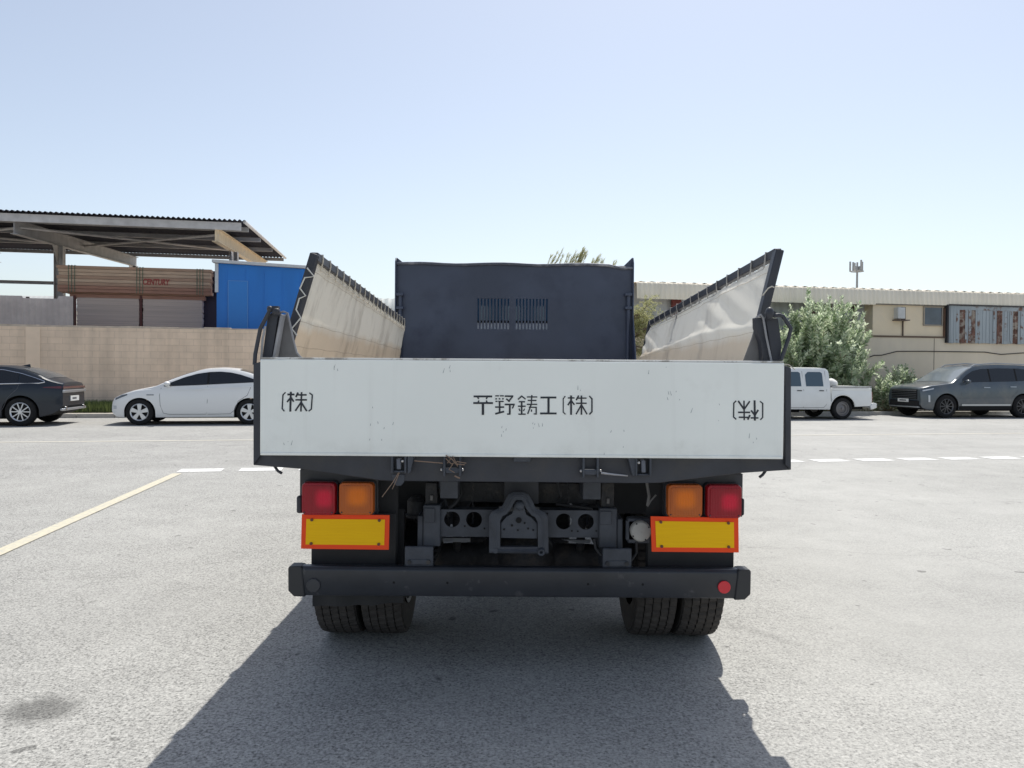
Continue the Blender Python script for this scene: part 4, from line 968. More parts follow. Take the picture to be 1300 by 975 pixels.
def truck():
    T = thing('dump_truck', (CX, 5.4, 0), 0, 'rear of a black tipper truck with a wide white tailgate and raised tarpaulin sides', 'dump truck')
    def pp(pts, Y, th, name, mat, parent=T, bevel=.003):
        return MB().prism([P(x, y, Y) for x, y in pts], (0, th, 0)).build(name, mat, parent, bevel=bevel)
    def bx(x0, y0, x1, y1, Y, th, name, mat, parent=T, bevel=.003):      # measured rectangle, kept square to the truck
        cx, cy = (x0 + x1) / 2, (y0 + y1) / 2; c = P(cx, cy, Y); hw = (x1 - x0) / 2 * Y / F; hh = (y1 - y0) / 2 * Y / F
        return MB().box((c.x - hw, Y, c.z - hh), (c.x + hw, Y + th, c.z + hh)).build(name, mat, parent, bevel=bevel)
    # --- tailgate
    GX0, GX1, GZ0, GZ1, GY = -1.032, 1.115, 1.0565, 1.4445, 3.16
    m = MB(); nx, nz = 60, 10; rows = []
    tgate = MB().box((GX0, GY, GZ0), (GX1, GY + .045, GZ1)).build('tailgate', m_tg, T, bevel=.005)
    MB().box((GX0 + .003, GY + .002, GZ1 + .0005), (GX1 - .003, GY + .04, GZ1 + .008)).build('top_strip', M('worn_white_edge', (.72, .72, .70), rough=.5, col2=(.35, .33, .3), c2lo=.5, c2hi=.6, c2scale=12), tgate, bevel=.002)
    MB().box((GX0 + .003, GY - .004, GZ0 - .006), (GX1 - .003, GY + .03, GZ0 + .006)).build('bottom_lip', m_tg, tgate, bevel=.002)
    def strokes(ox, oy, s, L):
        q = MB(); up = P(ox, oy, GY); i = 0
        for st in L:
            w = st[0] / s / F * GY; pts = [P(ox + x / s, oy + y / s, GY) for x, y in st[1]]
            for a, b in zip(pts, pts[1:]):
                d = (b - a); 
                if d.length < 1e-6: continue
                d.normalize(); n = Vector((-d.z, 0, d.x)) * w / 2; e = d * w * .22; dy = Vector((0, -.0012 - .0002 * (i % 5), 0)); i += 1
                q.prism([a - n - e + dy, b - n + e + dy, b + n + e + dy, a + n - e + dy], (0, .004, 0))
        return q.build('lettering', m_letter, tgate, smooth=False)
    K = [(32, [(355, 290), (465, 290)]), (34, [(408, 250), (398, 585)]), (28, [(402, 350), (345, 418)]), (28, [(412, 345), (456, 412)]),
         (30, [(532, 262), (500, 330)]), (28, [(512, 297), (680, 297)]), (28, [(495, 385), (685, 385)]), (28, [(598, 255), (586, 585)]), (28, [(588, 430), (490, 575)]), (28, [(592, 430), (686, 578)]),
         (22, [(310, 255), (268, 298), (255, 540), (290, 582)]), (22, [(740, 265), (787, 300), (770, 550), (725, 582)])]
    strokes(340, 480, 13.925, K)
    strokes(910, 490, 16.25, [(26, [(395, 310), (350, 355), (345, 640), (395, 685)]), (34, [(445, 315), (560, 480)]), (30, [(675, 320), (565, 480)]), (30, [(560, 310), (565, 700)]), (32, [(445, 545), (680, 545)]),
         (30, [(460, 645), (640, 650)]), (34, [(680, 605), (640, 690)]), (38, [(778, 305), (785, 705)]), (34, [(712, 510), (780, 600)]), (34, [(850, 500), (788, 600)]), (30, [(705, 660), (850, 660)]), (24, [(895, 320), (945, 360), (945, 650), (900, 695)])])
    strokes(590, 480, 7.222, [
        (17, [(85, 168), (248, 168)]), (17, [(82, 229), (255, 229)]), (22, [(167, 229), (167, 333)]), (12, [(120, 178), (127, 190)]), (12, [(205, 178), (198, 190)]), (12, [(122, 222), (130, 208)]), (12, [(205, 222), (198, 208)]),
        (11, [(282, 163), (312, 163)]), (11, [(325, 163), (355, 163)]), (13, [(284, 190), (293, 190)]), (13, [(314, 190), (324, 190)]), (13, [(346, 190), (355, 190)]), (11, [(284, 214), (298, 214)]), (11, [(310, 214), (355, 214)]),
        (15, [(320, 220), (320, 318)]), (14, [(282, 266), (358, 266)]), (16, [(283, 327), (358, 307)]),
        (15, [(370, 166), (442, 166)]), (13, [(438, 170), (402, 214)]), (13, [(383, 192), (410, 214)]), (15, [(370, 242), (455, 242)]), (17, [(413, 242), (413, 330)]), (12, [(413, 330), (390, 330)]), (12, [(453, 242), (438, 276)]),
        (12, [(490, 194), (522, 165), (556, 192)]), (12, [(498, 217), (550, 217)]), (12, [(490, 258), (556, 258)]), (15, [(522, 215), (522, 330)]), (10, [(498, 282), (506, 300)]), (10, [(548, 282), (540, 300)]), (12, [(494, 331), (556, 331)]),
        (11, [(572, 173), (662, 173)]), (11, [(580, 205), (655, 205)]), (11, [(572, 241), (662, 241)]), (12, [(615, 158), (610, 241)]), (12, [(610, 241), (578, 327)]), (11, [(590, 268), (656, 268)]), (12, [(655, 268), (655, 328)]), (11, [(658, 330), (635, 328)]), (11, [(612, 290), (612, 306)]),
        (17, [(698, 178), (836, 178)]), (20, [(768, 178), (768, 325)]), (17, [(695, 324), (838, 324)]),
        (10, [(920, 167), (903, 190), (903, 312), (922, 331)]), (12, [(948, 182), (1004, 182)]), (17, [(975, 163), (975, 333)]), (13, [(972, 207), (947, 246)]), (13, [(978, 207), (1004, 243)]),
        (14, [(1043, 163), (1023, 200)]), (12, [(1030, 184), (1114, 184)]), (12, [(1022, 231), (1115, 231)]), (14, [(1070, 163), (1070, 333)]), (13, [(1068, 248), (1022, 329)]), (13, [(1072, 248), (1120, 329)]), (13, [(1144, 167), (1166, 190), (1166, 308), (1144, 331)])])
    # scuffs on the gate
    rs = random.Random(12); q = MB()
    for cx_, cy_, nn, sp in ((685, 540, 5, 9), (855, 503, 5, 8), (425, 470, 3, 4), (735, 495, 2, 5), (650, 548, 4, 14), (500, 520, 3, 30), (900, 520, 3, 25), (470, 555, 4, 22), (780, 560, 4, 30), (560, 470, 3, 20), (360, 560, 3, 12), (955, 560, 3, 14), (830, 470, 3, 18)):
        for k in range(nn):
            x = cx_ + rs.uniform(-sp, sp); y = cy_ + rs.uniform(-sp * .7, sp * .7); a = P(x, y, GY); ln = rs.uniform(.003, .022); d = Vector((rs.uniform(-.35, .35), 0, 1)).normalized() * ln; n = Vector((.0013, 0, 0))
            q.prism([a - n + Vector((0, -.0008 - .00003 * k, 0)), a + n + Vector((0, -.0008 - .00003 * k, 0)), a + n * .4 + d + Vector((0, -.0008 - .00003 * k, 0)), a - n * .4 + d + Vector((0, -.0008 - .00003 * k, 0))], (0, .003, 0))
    q.build('scuff', M('grey_scuff', (.40, .42, .42), rough=.7), tgate, smooth=False)
    # --- body rear frame and sill
    pp([(321.5, 462), (331, 459), (331, 577), (321.5, 590.5)], 3.185, .12, 'rear_post', m_black)
    pp([(997, 464), (1004.5, 467), (1004.5, 596.5), (997, 590)], 3.185, .12, 'rear_post', m_black)
    sill = pp([(321.5, 576), (1004.5, 580), (1004.5, 596.5), (942, 600.5), (837, 613), (810, 613.5), (500, 610.8), (483, 610), (378, 595), (321.5, 590.5)], 3.205, .10, 'rear_sill', m_black)
    def hinge(xc, yt, hw, y1, kind):
        h = sub('hinge_bracket', T)
        for sx in (-hw, hw): bx(xc + sx - 1.4, yt, xc + sx + 1.4, y1, 3.165, .045, 'cheek', m_frame, h)
        if kind == 'pin':
            a, b = P(xc - hw - 3, (yt + y1) / 2 + 5, 3.178), P(xc + hw + 3, (yt + y1) / 2 + 5, 3.178); MB().tube([a, b], .008, 10).build('pin', m_frame, h)
            for p in (a, b): MB().ball(p, .007).build('pin_head', m_bolt, h)
            bx(xc - hw + 1, y1 - 9, xc + hw - 1, y1 - 4, 3.172, .03, 'hinge_tube', m_frame, h)
        else:
            bx(xc - hw + 1, y1 - 3.5, xc + hw - 1, y1 - 1, 3.175, .03, 'catch_plate', m_frame, h)
            pp([(xc - 3, yt + 5), (xc + 2.5, yt + 5), (xc + 3, y1 - 5), (xc - 2.5, y1 - 5)], 3.17, .03, 'latch_hook', M('dull_hook', (.12, .13, .16), rough=.5), h)
            MB().ball(P(xc + 5 if xc < 650 else xc - 6, yt + 8, 3.166), .006).build('bolt', m_bolt, h)
    hinge(506, 577.5, 8.5, 601, 'latch'); hinge(574, 577.7, 10, 605, 'pin'); hinge(750, 579, 9, 607, 'pin'); hinge(817, 579.5, 9, 605, 'latch')
    pp([(517, 578), (526, 578), (521, 600), (517, 602)], 3.17, .035, 'gusset', m_frame); pp([(797, 580), (807, 580), (808, 604), (803, 605)], 3.17, .035, 'gusset', m_frame)
    MB().prism([P(497, 602, 3.2), P(514, 602, 3.2), P(513, 612, 3.2), P(509, 617, 3.2), P(503, 617, 3.2), P(499, 612, 3.2)], (0, .012, 0)).build('sill_lug', m_frame, T, bevel=.003)
    bx(652, 579.5, 674, 586.5, 3.185, .02, 'sill_block', m_frame)
    MB().tube([P(763, 600.5, 3.17), P(780, 602.5, 3.18), P(797, 604, 3.19)], [.005, .004, .003], 6).build('pull_rod', m_bolt, T)
    for pts, rr in (([(526, 585), (545, 586.5), (562, 588)], .0022), ([(506, 600), (499, 612), (485, 631)], .0018), ([(507, 600), (503, 610), (498, 621)], .0016), ([(566, 578), (574, 583), (579, 589), (590, 590)], .0025), ([(566, 582), (573, 589), (581, 586), (592, 588)], .002), ([(577, 604), (581, 606), (584, 607)], .003), ([(568, 588), (575, 579), (581, 592)], .002), ([(575, 589), (570, 596), (577, 600)], .0018)):
        MB().tube([P(x, y, 3.15) for x, y in pts], rr, 5).build('binding_wire', m_wire, T)
    for px, py, s in ((350, 593, 1), (971, 598, -1)):
        MB().tube([P(px - 2 * s, py - 3, 3.26), P(px, py + 1, 3.255), P(px + 3 * s, py + 5, 3.25), P(px + 8 * s if s > 0 else px - 7, py + 8, 3.25)], .006, 8).build('rope_hook', m_black, T)
    # --- bed
    MB().box((-1.03, 3.31, .985), (1.113, 6.9, 1.045)).build('bed_floor', M('worn_bed_steel', (.30, .28, .26), rough=.6, var=.2, vscale=4), T, bevel=.004)
    for x0, x1 in ((-1.045, -1.005), (1.088, 1.128)):
        MB().box((x0, 3.34, 1.05), (x1, 6.86, 1.435)).build('side_board', m_black, T, bevel=.004)
    rb = MB()
    for i in range(6):
        y = 3.6 + i * .6
        for xa, xb in ((-1.062, -1.0455), (1.1285, 1.145)): rb.box((xa, y, 1.0), (xb, y + .06, 1.40))
    rb.build('side_rib', m_black, T, bevel=.004)
    for x in (-.32, .32): MB().box((CX + x - .04, 3.45, .83), (CX + x + .04, 6.9, .984)).build('subframe_rail', m_frame, T, bevel=.004)
    for y in (3.62, 4.3, 5.0, 5.7, 6.4): MB().box((-.98, y, .9), (1.06, y + .05, .984)).build('bed_crossmember', m_black, T, bevel=.003)
    # --- headboard
    hY = 6.88; hx0, hx1 = P(503.5, 400, hY).x, P(802, 400, hY).x; zt = P(650, 336.5, hY).z; z_a, z_b = P(650, 418, hY).z, P(650, 379, hY).z
    q = MB(); s1, s2, s3, s4 = P(606, 400, hY).x, P(648.5, 400, hY).x, P(655, 400, hY).x, P(697.5, 400, hY).x
    q.box((hx0, hY, 1.0), (hx1, hY + .03, z_a)); q.box((hx0, hY, z_b), (hx1, hY + .03, zt)); q.box((hx0, hY, z_a), (s1, hY + .03, z_b)); q.box((s2, hY, z_a), (s3, hY + .03, z_b)); q.box((s4, hY, z_a), (hx1, hY + .03, z_b))
    for (a, b) in ((s1, s2), (s3, s4)):
        n = 10; pitch = (b - a) / n
        for k in range(n): q.box((a + pitch * k + pitch * .46, hY, z_a), (a + pitch * (k + 1), hY + .03, z_b))
    hb = q.build('headboard', m_navy, T, smooth=False, weld=True)
    tp = []; 
    for i in range(21): x = hx0 + (hx1 - hx0) * i / 20; tp.append(Vector((x, hY - .012 + .004 * math.sin(i * 1.7), zt + .004 + .006 * math.sin(i * .9) - (.02 if i > 18 else 0))))
    MB().tube(tp, .013, 8).build('top_roll', M('worn_grey_roll', (.10, .11, .14), rough=.45, col2=(.4, .4, .42), c2lo=.5, c2hi=.65, c2scale=3), hb)
    for sx, xx, pxa in ((-1, hx0, 502.5), (1, hx1, 803)):
        z2 = P(pxa, 327, hY).z
        pts = [(xx, hY - .0, 1.0), (xx, hY - .24, 1.42), (xx, hY - .20, 1.55), (xx, hY - .04, 1.9), (xx, hY - .035, zt + .02), (xx, hY - .0, z2), (xx, hY + .04, z2 - .05), (xx, hY + .08, 1.0)]
        MB().prism(pts, (.012 * sx, 0, 0)).build('corner_wing', m_navy, hb, bevel=.003)
        MB().prism([(xx, hY - .001, zt), (xx - .075 * sx, hY - .001, zt), (xx, hY - .001, z2)], (0, .012, 0)).build('corner_gusset', m_navy, hb)
    for px in (508, 797.5):
        c = P(px, 415, hY - .03)
        MB().tube([(c.x, hY - .03, 1.06), (c.x, hY - .03, P(px, 374, hY).z)], .016, 10).build('hinge_post', m_navy, hb)
        for py in (374, 391): p = P(px, py, hY - .03); MB().box((p.x - .03, hY - .06, p.z - .012), (p.x + .03, hY, p.z + .012)).build('hinge_lug', m_navy, hb, bevel=.003)
    # --- rear corner posts, gussets, levers
    pp([(332.5, 456), (345, 456), (353.5, 397), (347, 394), (339.5, 402)], 3.22, .05, 'corner_post', m_black)
    pp([(345, 456), (348.5, 456), (358.5, 399), (355.5, 399)], 3.215, .05, 'post_edge', m_ltgrey)
    pp([(348.5, 457), (357, 401), (364, 398), (367, 408), (371, 428), (376, 446), (384, 457)], 3.27, .010, 'end_gusset', m_grey)
    MB().tube([P(350, 398.5, 3.255), P(360, 395.5, 3.255), P(365, 397.5, 3.255), P(368, 410, 3.255), P(372.5, 432, 3.255), P(377, 448, 3.255), P(384, 456, 3.255)], .0045, 6).build('gusset_rim', m_ltgrey, T)
    MB().tube([P(323.2, 463, 3.2), P(324, 450, 3.2), P(330.5, 417, 3.2), P(338, 403, 3.2), P(343, 393, 3.2), P(349, 390.5, 3.2)], .0085, 8).build('lock_lever', m_black, T)
    MB().tube([P(331.5, 458, 3.2), P(333.5, 430, 3.2), P(337, 414, 3.2)], .0045, 6).build('inner_rod', m_ltgrey, T)
    q = MB(); q.ball(P(343, 392.5, 3.2), .014); q.ball(P(350.5, 395.5, 3.2), .017); q.bar(P(341, 391, 3.21), P(354, 391, 3.21), .03, .014); q.build('pivot_pin', m_black, T)
    MB().tube([P(340, 390.5, 3.21), P(347, 389.6, 3.21), P(354, 390.8, 3.21)], .004, 6).build('pivot_cap', m_ltgrey, T)
    pp([(959.5, 403), (969, 402), (980, 460), (968.5, 460), (966.5, 436), (960, 416)], 3.22, .05, 'corner_post', m_black)
    pp([(972, 403), (988, 404), (991, 425), (992.5, 440), (990, 461), (981, 461)], 3.22, .05, 'corner_post', m_black)
    MB().tube([P(960, 403, 3.205), P(966, 399.5, 3.205), P(969, 404, 3.205), P(973, 428, 3.205), P(979.5, 459, 3.205)], .0045, 6).build('post_edge', m_ltgrey, T)
    pp([(943, 460), (955, 428), (961, 404), (964, 404), (970, 460)], 3.27, .010, 'end_gusset', m_grey)
    MB().tube([P(982, 401, 3.2), P(989, 400, 3.2), P(994, 401.5, 3.2), P(1004, 417, 3.2), P(1001, 430, 3.2), P(991.5, 457, 3.2)], .0085, 8).build('lock_lever', m_black, T)
    q = MB(); q.ball(P(977, 398, 3.2), .018, 1, 1, 1.5); q.bar(P(973, 395, 3.21), P(983, 399, 3.21), .03, .018); q.build('pivot_pin', m_black, T)
    # --- tarpaulin side panels
    def canvas_mat(name, c_hi, c_lo, zc, top, streak):
        m = M(name, c_hi, rough=1, spec=.08); nt, b = nodes_of(m); L = nt.links.new; N = nt.nodes.new
        tc = N('ShaderNodeTexCoord'); s = N('ShaderNodeSeparateXYZ'); L(tc.outputs['Object'], s.inputs[0])
        n = N('ShaderNodeTexNoise'); n.inputs['Scale'].default_value = 3; n.inputs['Detail'].default_value = 8; n.inputs['Roughness'].default_value = .7; L(tc.outputs['Object'], n.inputs['Vector'])
        ad = N('ShaderNodeMath'); ad.operation = 'MULTIPLY_ADD'; L(n.outputs['Fac'], ad.inputs[0]); ad.inputs[1].default_value = .12; L(s.outputs[2], ad.inputs[2])
        r = N('ShaderNodeMapRange'); L(ad.outputs[0], r.inputs[0]); r.inputs[1].default_value = zc - .02 + .06; r.inputs[2].default_value = zc + .035 + .06
        mx = N('ShaderNodeMix'); mx.data_type = 'RGBA'; L(r.outputs[0], mx.inputs['Factor']); mx.inputs['A'].default_value = (*c_lo, 1); mx.inputs['B'].default_value = (*c_hi, 1)
        n2 = N('ShaderNodeTexNoise'); n2.inputs['Scale'].default_value = 1.0; n2.inputs['Detail'].default_value = 9; n2.inputs['Roughness'].default_value = .7
        mp = N('ShaderNodeMapping'); mp.inputs['Scale'].default_value = (6, 6, 1.6); L(tc.outputs['Object'], mp.inputs[0]); L(mp.outputs[0], n2.inputs['Vector'])
        r2 = N('ShaderNodeValToRGB'); r2.color_ramp.elements[0].position = .5; r2.color_ramp.elements[1].position = .72; L(n2.outputs['Fac'], r2.inputs[0])
        m2 = N('ShaderNodeMix'); m2.data_type = 'RGBA'; mm = N('ShaderNodeMath'); mm.operation = 'MULTIPLY'; L(r2.outputs[0], mm.inputs[0]); mm.inputs[1].default_value = streak; L(mm.outputs[0], m2.inputs['Factor'])
        L(mx.outputs['Result'], m2.inputs['A']); m2.inputs['B'].default_value = (.22, .165, .105, 1); L(m2.outputs['Result'], b.inputs['Base Color'])
        t_ = N('ShaderNodeBsdfTranslucent'); L(m2.outputs['Result'], t_.inputs['Color']); ms = N('ShaderNodeMixShader'); ms.inputs[0].default_value = .55
        L(b.outputs[0], ms.inputs[1]); L(t_.outputs[0], ms.inputs[2]); L(ms.outputs[0], nt.nodes['Material Output'].inputs[0])
        bp = N('ShaderNodeBump'); bp.inputs['Strength'].default_value = .35; bp.inputs['Distance'].default_value = .02; L(n2.outputs['Fac'], bp.inputs['Height']); L(bp.outputs['Normal'], b.inputs['Normal'])
        return m
    YN, YF = 3.42, 6.5
    def panel(side):
        rnd = random.Random(5 + (side > 0))
        if side < 0:
            TN, BN, TF, BF = P(400.5, 331, YN), P(366.5, 452, YN), P(514, 414, YF), P(505, 462, YF)
            RN, RF, foot = P(399, 326, YN - .02), P(512, 409, YF), P(371, 420, YN - .02)
            mt = canvas_mat('dirty_canvas_left', (.92, .88, .80), (.84, .74, .61), 1.585, 0, .38)
        else:
            TN, BN, TF, BF = P(981, 331, YN), P(955, 458, YN), P(826, 415, YF), P(813, 462, YF)
            RN, RF, foot = P(987.5, 321, YN - .02), P(825, 411, YF), P(968.5, 398, YN - .02)
            mt = canvas_mat('pale_canvas_right', (.94, .92, .87), (.86, .79, .69), 1.56, 0, .18)
        BN = BN.copy(); BF = BF.copy(); BN.z = min(BN.z, 1.445); BF.z = 1.445
        fr = sub('tarpaulin_frame', T)
        MB().bar(RN, RF, .034, .040).build('top_rail', m_black, fr, bevel=.004)
        ft = RN + (foot - RN) * 1.12; MB().bar(RN + (RN - ft).normalized() * .012, ft, .034 if side < 0 else .036, .05, up=(0, 1, 0)).build('end_bar', m_black, fr, bevel=.004)
        MB().bar(ft, (-1.025 if side < 0 else 1.108, YN, 1.43), .03, .04, up=(0, 1, 0)).build('end_bar', m_black, fr, bevel=.004)
        MB().bar(RF, (BF.x, YF, 1.43), .03, .03, up=(0, 1, 0)).build('end_bar', m_black, fr, bevel=.004)
        for f in (.33, .66):
            a = RN.lerp(RF, f); MB().bar(a + Vector((.02 * side, 0, 0)), (BN.lerp(BF, f).x + .02 * side, a.y, 1.43), .025, .025, up=(0, 1, 0)).build('stanchion', m_black, fr, bevel=.003)
        ns, nt_ = 150, 36; rows = []
        for i in range(ns + 1):
            s = i / ns; col = []; tpt = TN.lerp(TF, s); bpt = BN.lerp(BF, s)
            for j in range(nt_ + 1):
                t = j / nt_; p = bpt.lerp(tpt, t)
                if side < 0:
                    d = .0025 * math.sin(s * 24 + t * 3) * t + .003 * math.sin(s * 9 - t * 6) + .004 * math.sin(math.pi * t) - .004 * math.exp(-((t - .42) / .025) ** 2) + .002 * math.sin(s * 70) * max(0, t - .7)
                    d += .003 * math.exp(-((t - .88) / .015) ** 2)
                else:
                    q = s * 3.08 + (1 - t) * 1.35
                    amp = .0068 * max(0, min(1, (t - .22) * 3)) * (0.35 + .65 * math.sin(s * 4 + 1) ** 2)
                    d = amp * (abs(math.sin(q * 6.0 + .5 * math.sin(s * 9))) * 1.4 - .7 + .55 * math.sin(q * 15 + 1.2)) + .013 * math.exp(-((t - .30 - .12 * math.sin(s * 3.3 + .4)) / .05) ** 2) + .01 * math.sin(s * 8)
                    d += .008 * math.sin(math.pi * t)
                edge = min(1, (1 - t) * 12 + .25) if side < 0 else min(1, (1 - t) * 8 + .15)
                scal = -.008 * abs(math.sin(s * ns * math.pi / 7.5)) * max(0, (t - .93) / .07)
                col.append(p + Vector((-side * d * edge, 0, scal)))
            rows.append(col)
        cv = MB().grid(rows).build('canvas', mt, T, ang=80, solid=.003)
        cv['label'] = 'stained tan canvas' if side < 0 else 'pale crumpled canvas'
        # stitched hems and a spotted seam on the cloth
        for jj, r_, nm in ((32, .0008, 'hem_seam'),) + (((14, .0008, 'sheet_seam'), (5, .0009, 'sheet_seam')) if side < 0 else ((11, .0007, 'sheet_seam'),)):
            MB().tube([rows[i][jj] + Vector((-side * .0022, 0, .002 * math.sin(i * .37))) for i in range(0, ns + 1, 2)], r_, 4).build(nm, M('seam_thread_brown', (.48, .40, .31), rough=.95), cv)
        # lashings over the top rail
        q = MB(); nl = 20 if side < 0 else 15
        for i in range(nl):
            s = (i + .5) / nl; a = RN.lerp(RF, s); b = TN.lerp(TF, s) + Vector((-side * .006, 0, -.03 if side < 0 else -.02)); r_ = .021
            loop = [b, a + Vector((-side * r_, 0, -.005)), a + Vector((-side * r_, 0, r_)), a + Vector((side * r_, .01, r_)), a + Vector((side * r_, .02, -r_)), b + Vector((side * .008, .03, 0))]
            q.tube(loop, .0035, 5)
            if i: q.tube([pb, b], .0028, 5)
            pb = b
        q.build('lashing', m_rope if side < 0 else M('grey_rope', (.5, .48, .45), rough=.9), cv)
        if side < 0:
            zz = [(395, 352), (387, 351), (383, 367), (388, 372), (381, 378), (376, 395), (382, 404), (371.5, 416), (377, 424)]
            zz = [(390, 340), (399, 351), (387, 352.5), (381, 366), (388, 375.5), (380, 379), (376, 393), (382, 403.5), (370.5, 417), (377, 426)]
            MB().tube([P(x, y, YN - .05) for x, y in zz], .0035, 5).build('edge_rope', M('white_rope', (.70, .68, .62), rough=.9), cv)
            MB().tube([P(427, 343, 4.0), P(429, 341.5, 4.0), P(432.5, 343, 4.0), P(431.5, 349, 4.0)], .003, 5).build('loose_loop', m_rope, cv)
        else:
            MB().tube([P(968, 375, 3.35), P(975, 366, 3.35), P(980, 363.5, 3.35), P(983, 365, 3.35)], .003, 5).build('edge_rope', m_rope, cv)
            MB().tube([P(993, 462, 3.22), P(1002, 463.5, 3.2), P(1009, 469, 3.2)], .0025, 5).build('loose_cord', m_rope, cv)
    panel(-1); panel(1)
    # --- lamps and reflectors
    LY = 3.40
    def lamp(x0, y0, x1, y1, m_out, m_in, hot, name):
        c = P((x0 + x1) / 2, (y0 + y1) / 2, LY); hw, hh = (x1 - x0) / 2 * LY / F, (y1 - y0) / 2 * LY / F
        def rr(w, h, r, y, dx=0, dz=0):
            out = []
            for (sx, sz, a0) in ((1, 1, 0), (-1, 1, 90), (-1, -1, 180), (1, -1, 270)):
                for k in range(6):
                    a = R(a0 + 18 * k); out.append(Vector((c.x + dx + sx * (w - r) + r * math.cos(a), y, c.z + dz + sz * (h - r) + r * math.sin(a))))
            return out
        m_out = lensmat(m_out, m_in, c.x - CX + hot[0], c.z + hot[1], hot[2], hot[3]); hot_ = None
        o = MB().loft([rr(hw + .004, hh + .004, .022, LY + .035), rr(hw + .004, hh + .004, .022, LY + .012)]).build(name, m_black, T, bevel=.002)
        MB().loft([rr(hw, hh, .02, LY + .013), rr(hw, hh, .02, LY - .018), rr(hw - .003, hh - .003, .018, LY - .026), rr(hw - .010, hh - .010, .014, LY - .028)]).build('lens', m_out, o, ang=25)
        MB().loft([rr(hw - .013, hh - .013, .013, LY - .0275), rr(hw - .014, hh - .014, .012, LY - .0305), rr(hw - .02, hh - .02, .01, LY - .0315)]).build('lens_face', m_out, o, ang=25)
        q = MB()
        for sx in (-1, 1): q.ball((c.x + sx * (hw - .014), LY - .029, c.z - hh + .013), .0032)
        q.build('screw', m_frame, o)
    # lamp carriers
    bx(380.5, 596, 480, 652, LY + .036, .04, 'lamp_bracket', m_black); bx(843, 601, 943, 656, LY + .036, .04, 'lamp_bracket', m_black)
    lamp(384.5, 611.5, 427.5, 653, m_red, m_redhot, (.026, .003, .030, .032), 'tail_light')
    lamp(431.5, 611.5, 475.5, 653, m_amb, m_ambhot, (.006, .012, .036, .034), 'turn_light')
    lamp(846, 614, 890.5, 656, m_amb, m_ambhot, (.0, .010, .036, .034), 'turn_light')
    lamp(895.5, 614.5, 940, 657, m_red, m_redhot, (.022, .0, .030, .030), 'tail_light')
    for x0, x1, y0 in ((376, 383, 630), (941, 945.5, 633)): bx(x0, y0, x1, y0 + 22, LY + .0, .04, 'side_marker', m_black, bevel=.008)
    for (x0, y0, x1, y1, dz) in ((382.5, 653, 494.5, 697.5, 1.2), (826, 656, 938, 701.5, -.8)):
        q = [(x0 + .6, y0), (x1, y0 + 1.0), (x1 - 1, y1 + .5), (x0 - .5, y1 - .8)] if dz > 0 else [(x0, y0 - .5), (x1 - .5, y0 + 1.5), (x1, y1), (x0 + 1.5, y1 - 1.0)]
        o = MB().prism([P(x, y, LY - .012) for x, y in q], (0, .008, 0)).build('reflector_plate', m_orange, T, bevel=.001)
        cx_, cy_ = sum(x for x, y in q) / 4, sum(y for x, y in q) / 4
        qi = [(cx_ + (x - cx_) * .895, cy_ + (y - cy_) * .74) for x, y in q]
        MB().prism([P(x, y, LY - .0145) for x, y in qi], (0, .002, 0)).build('reflector_panel', m_yellow, o)
        for i, (x, y) in enumerate(qi):
            fx, fy = (cx_ + (x - cx_) * .86, cy_ + (y - cy_) * .93); MB().cyl(P(fx, fy, LY - .017), (0, 1, 0), .0065, .006, 12).build('rivet', M('brown_rivet', (.16, .06, .03), rough=.6), o)
        for k in (-.30, .30): p = P(cx_ + k * (x1 - x0), y0 - 3, LY + .02); MB().box((p.x - .015, LY - .003, p.z - .10), (p.x + .015, LY + .002, p.z + .035)).build('plate_hanger', m_black, o)
    # mud guards
    for (x0, x1, y0, y1) in ((395, 503, 651, 724), (822, 932, 655, 728)):
        bx(x0, y0, x1, y1, LY + .13, .006, 'mud_guard', m_flap)
    bx(480, 600, 505, 724, LY + .16, .006, 'mud_guard', m_flap); bx(820, 602, 846, 727, LY + .16, .006, 'mud_guard', m_flap)
    q = MB(); p0, p1 = P(398, 758, 3.62), P(513, 758, 3.62); rows = [[Vector((p0.x + (p1.x - p0.x) * i / 12, 3.62 + .01 * math.sin(i * 1.3), .75)) for i in range(13)], [Vector((p0.x + (p1.x - p0.x) * i / 12, 3.60 + .01 * math.sin(i * 1.3), P(450, 768 - .25 * i + (2 if i < 9 else 0), 3.6).z)) for i in range(13)]]
    q.grid(rows).build('mud_flap', m_flap, T, solid=.006)
    bx(505, 603, 557, 650, 3.80, .006, 'gap_blocker', m_flap); bx(764, 605, 822, 652, 3.80, .006, 'gap_blocker', m_flap)  # plates added only to cover sunlit ground showing past the tyres
    # --- bumper
    BY = 3.42; b0 = P(375, 738, BY); b1 = P(945, 742, BY); zc = (b0.z + b1.z) / 2; hz = .0655
    bm_ = M('bumper_black_paint', (.030, .033, .040), rough=.38, var=.2, vscale=5, bump=.1, bscale=25, col2=(.085, .085, .09), c2lo=.60, c2hi=.70, c2scale=11)
    x0, x1 = b0.x, b1.x
    bo = MB().prism([(x0, BY + .05, zc - hz), (x0, BY + .008, zc - hz), (x0, BY, zc - hz + .012), (x0, BY, zc + hz - .014), (x0, BY + .012, zc + hz), (x0, BY + .05, zc + hz)], (x1 - x0, 0, 0)).build('rear_bumper', bm_, T, bevel=.004)
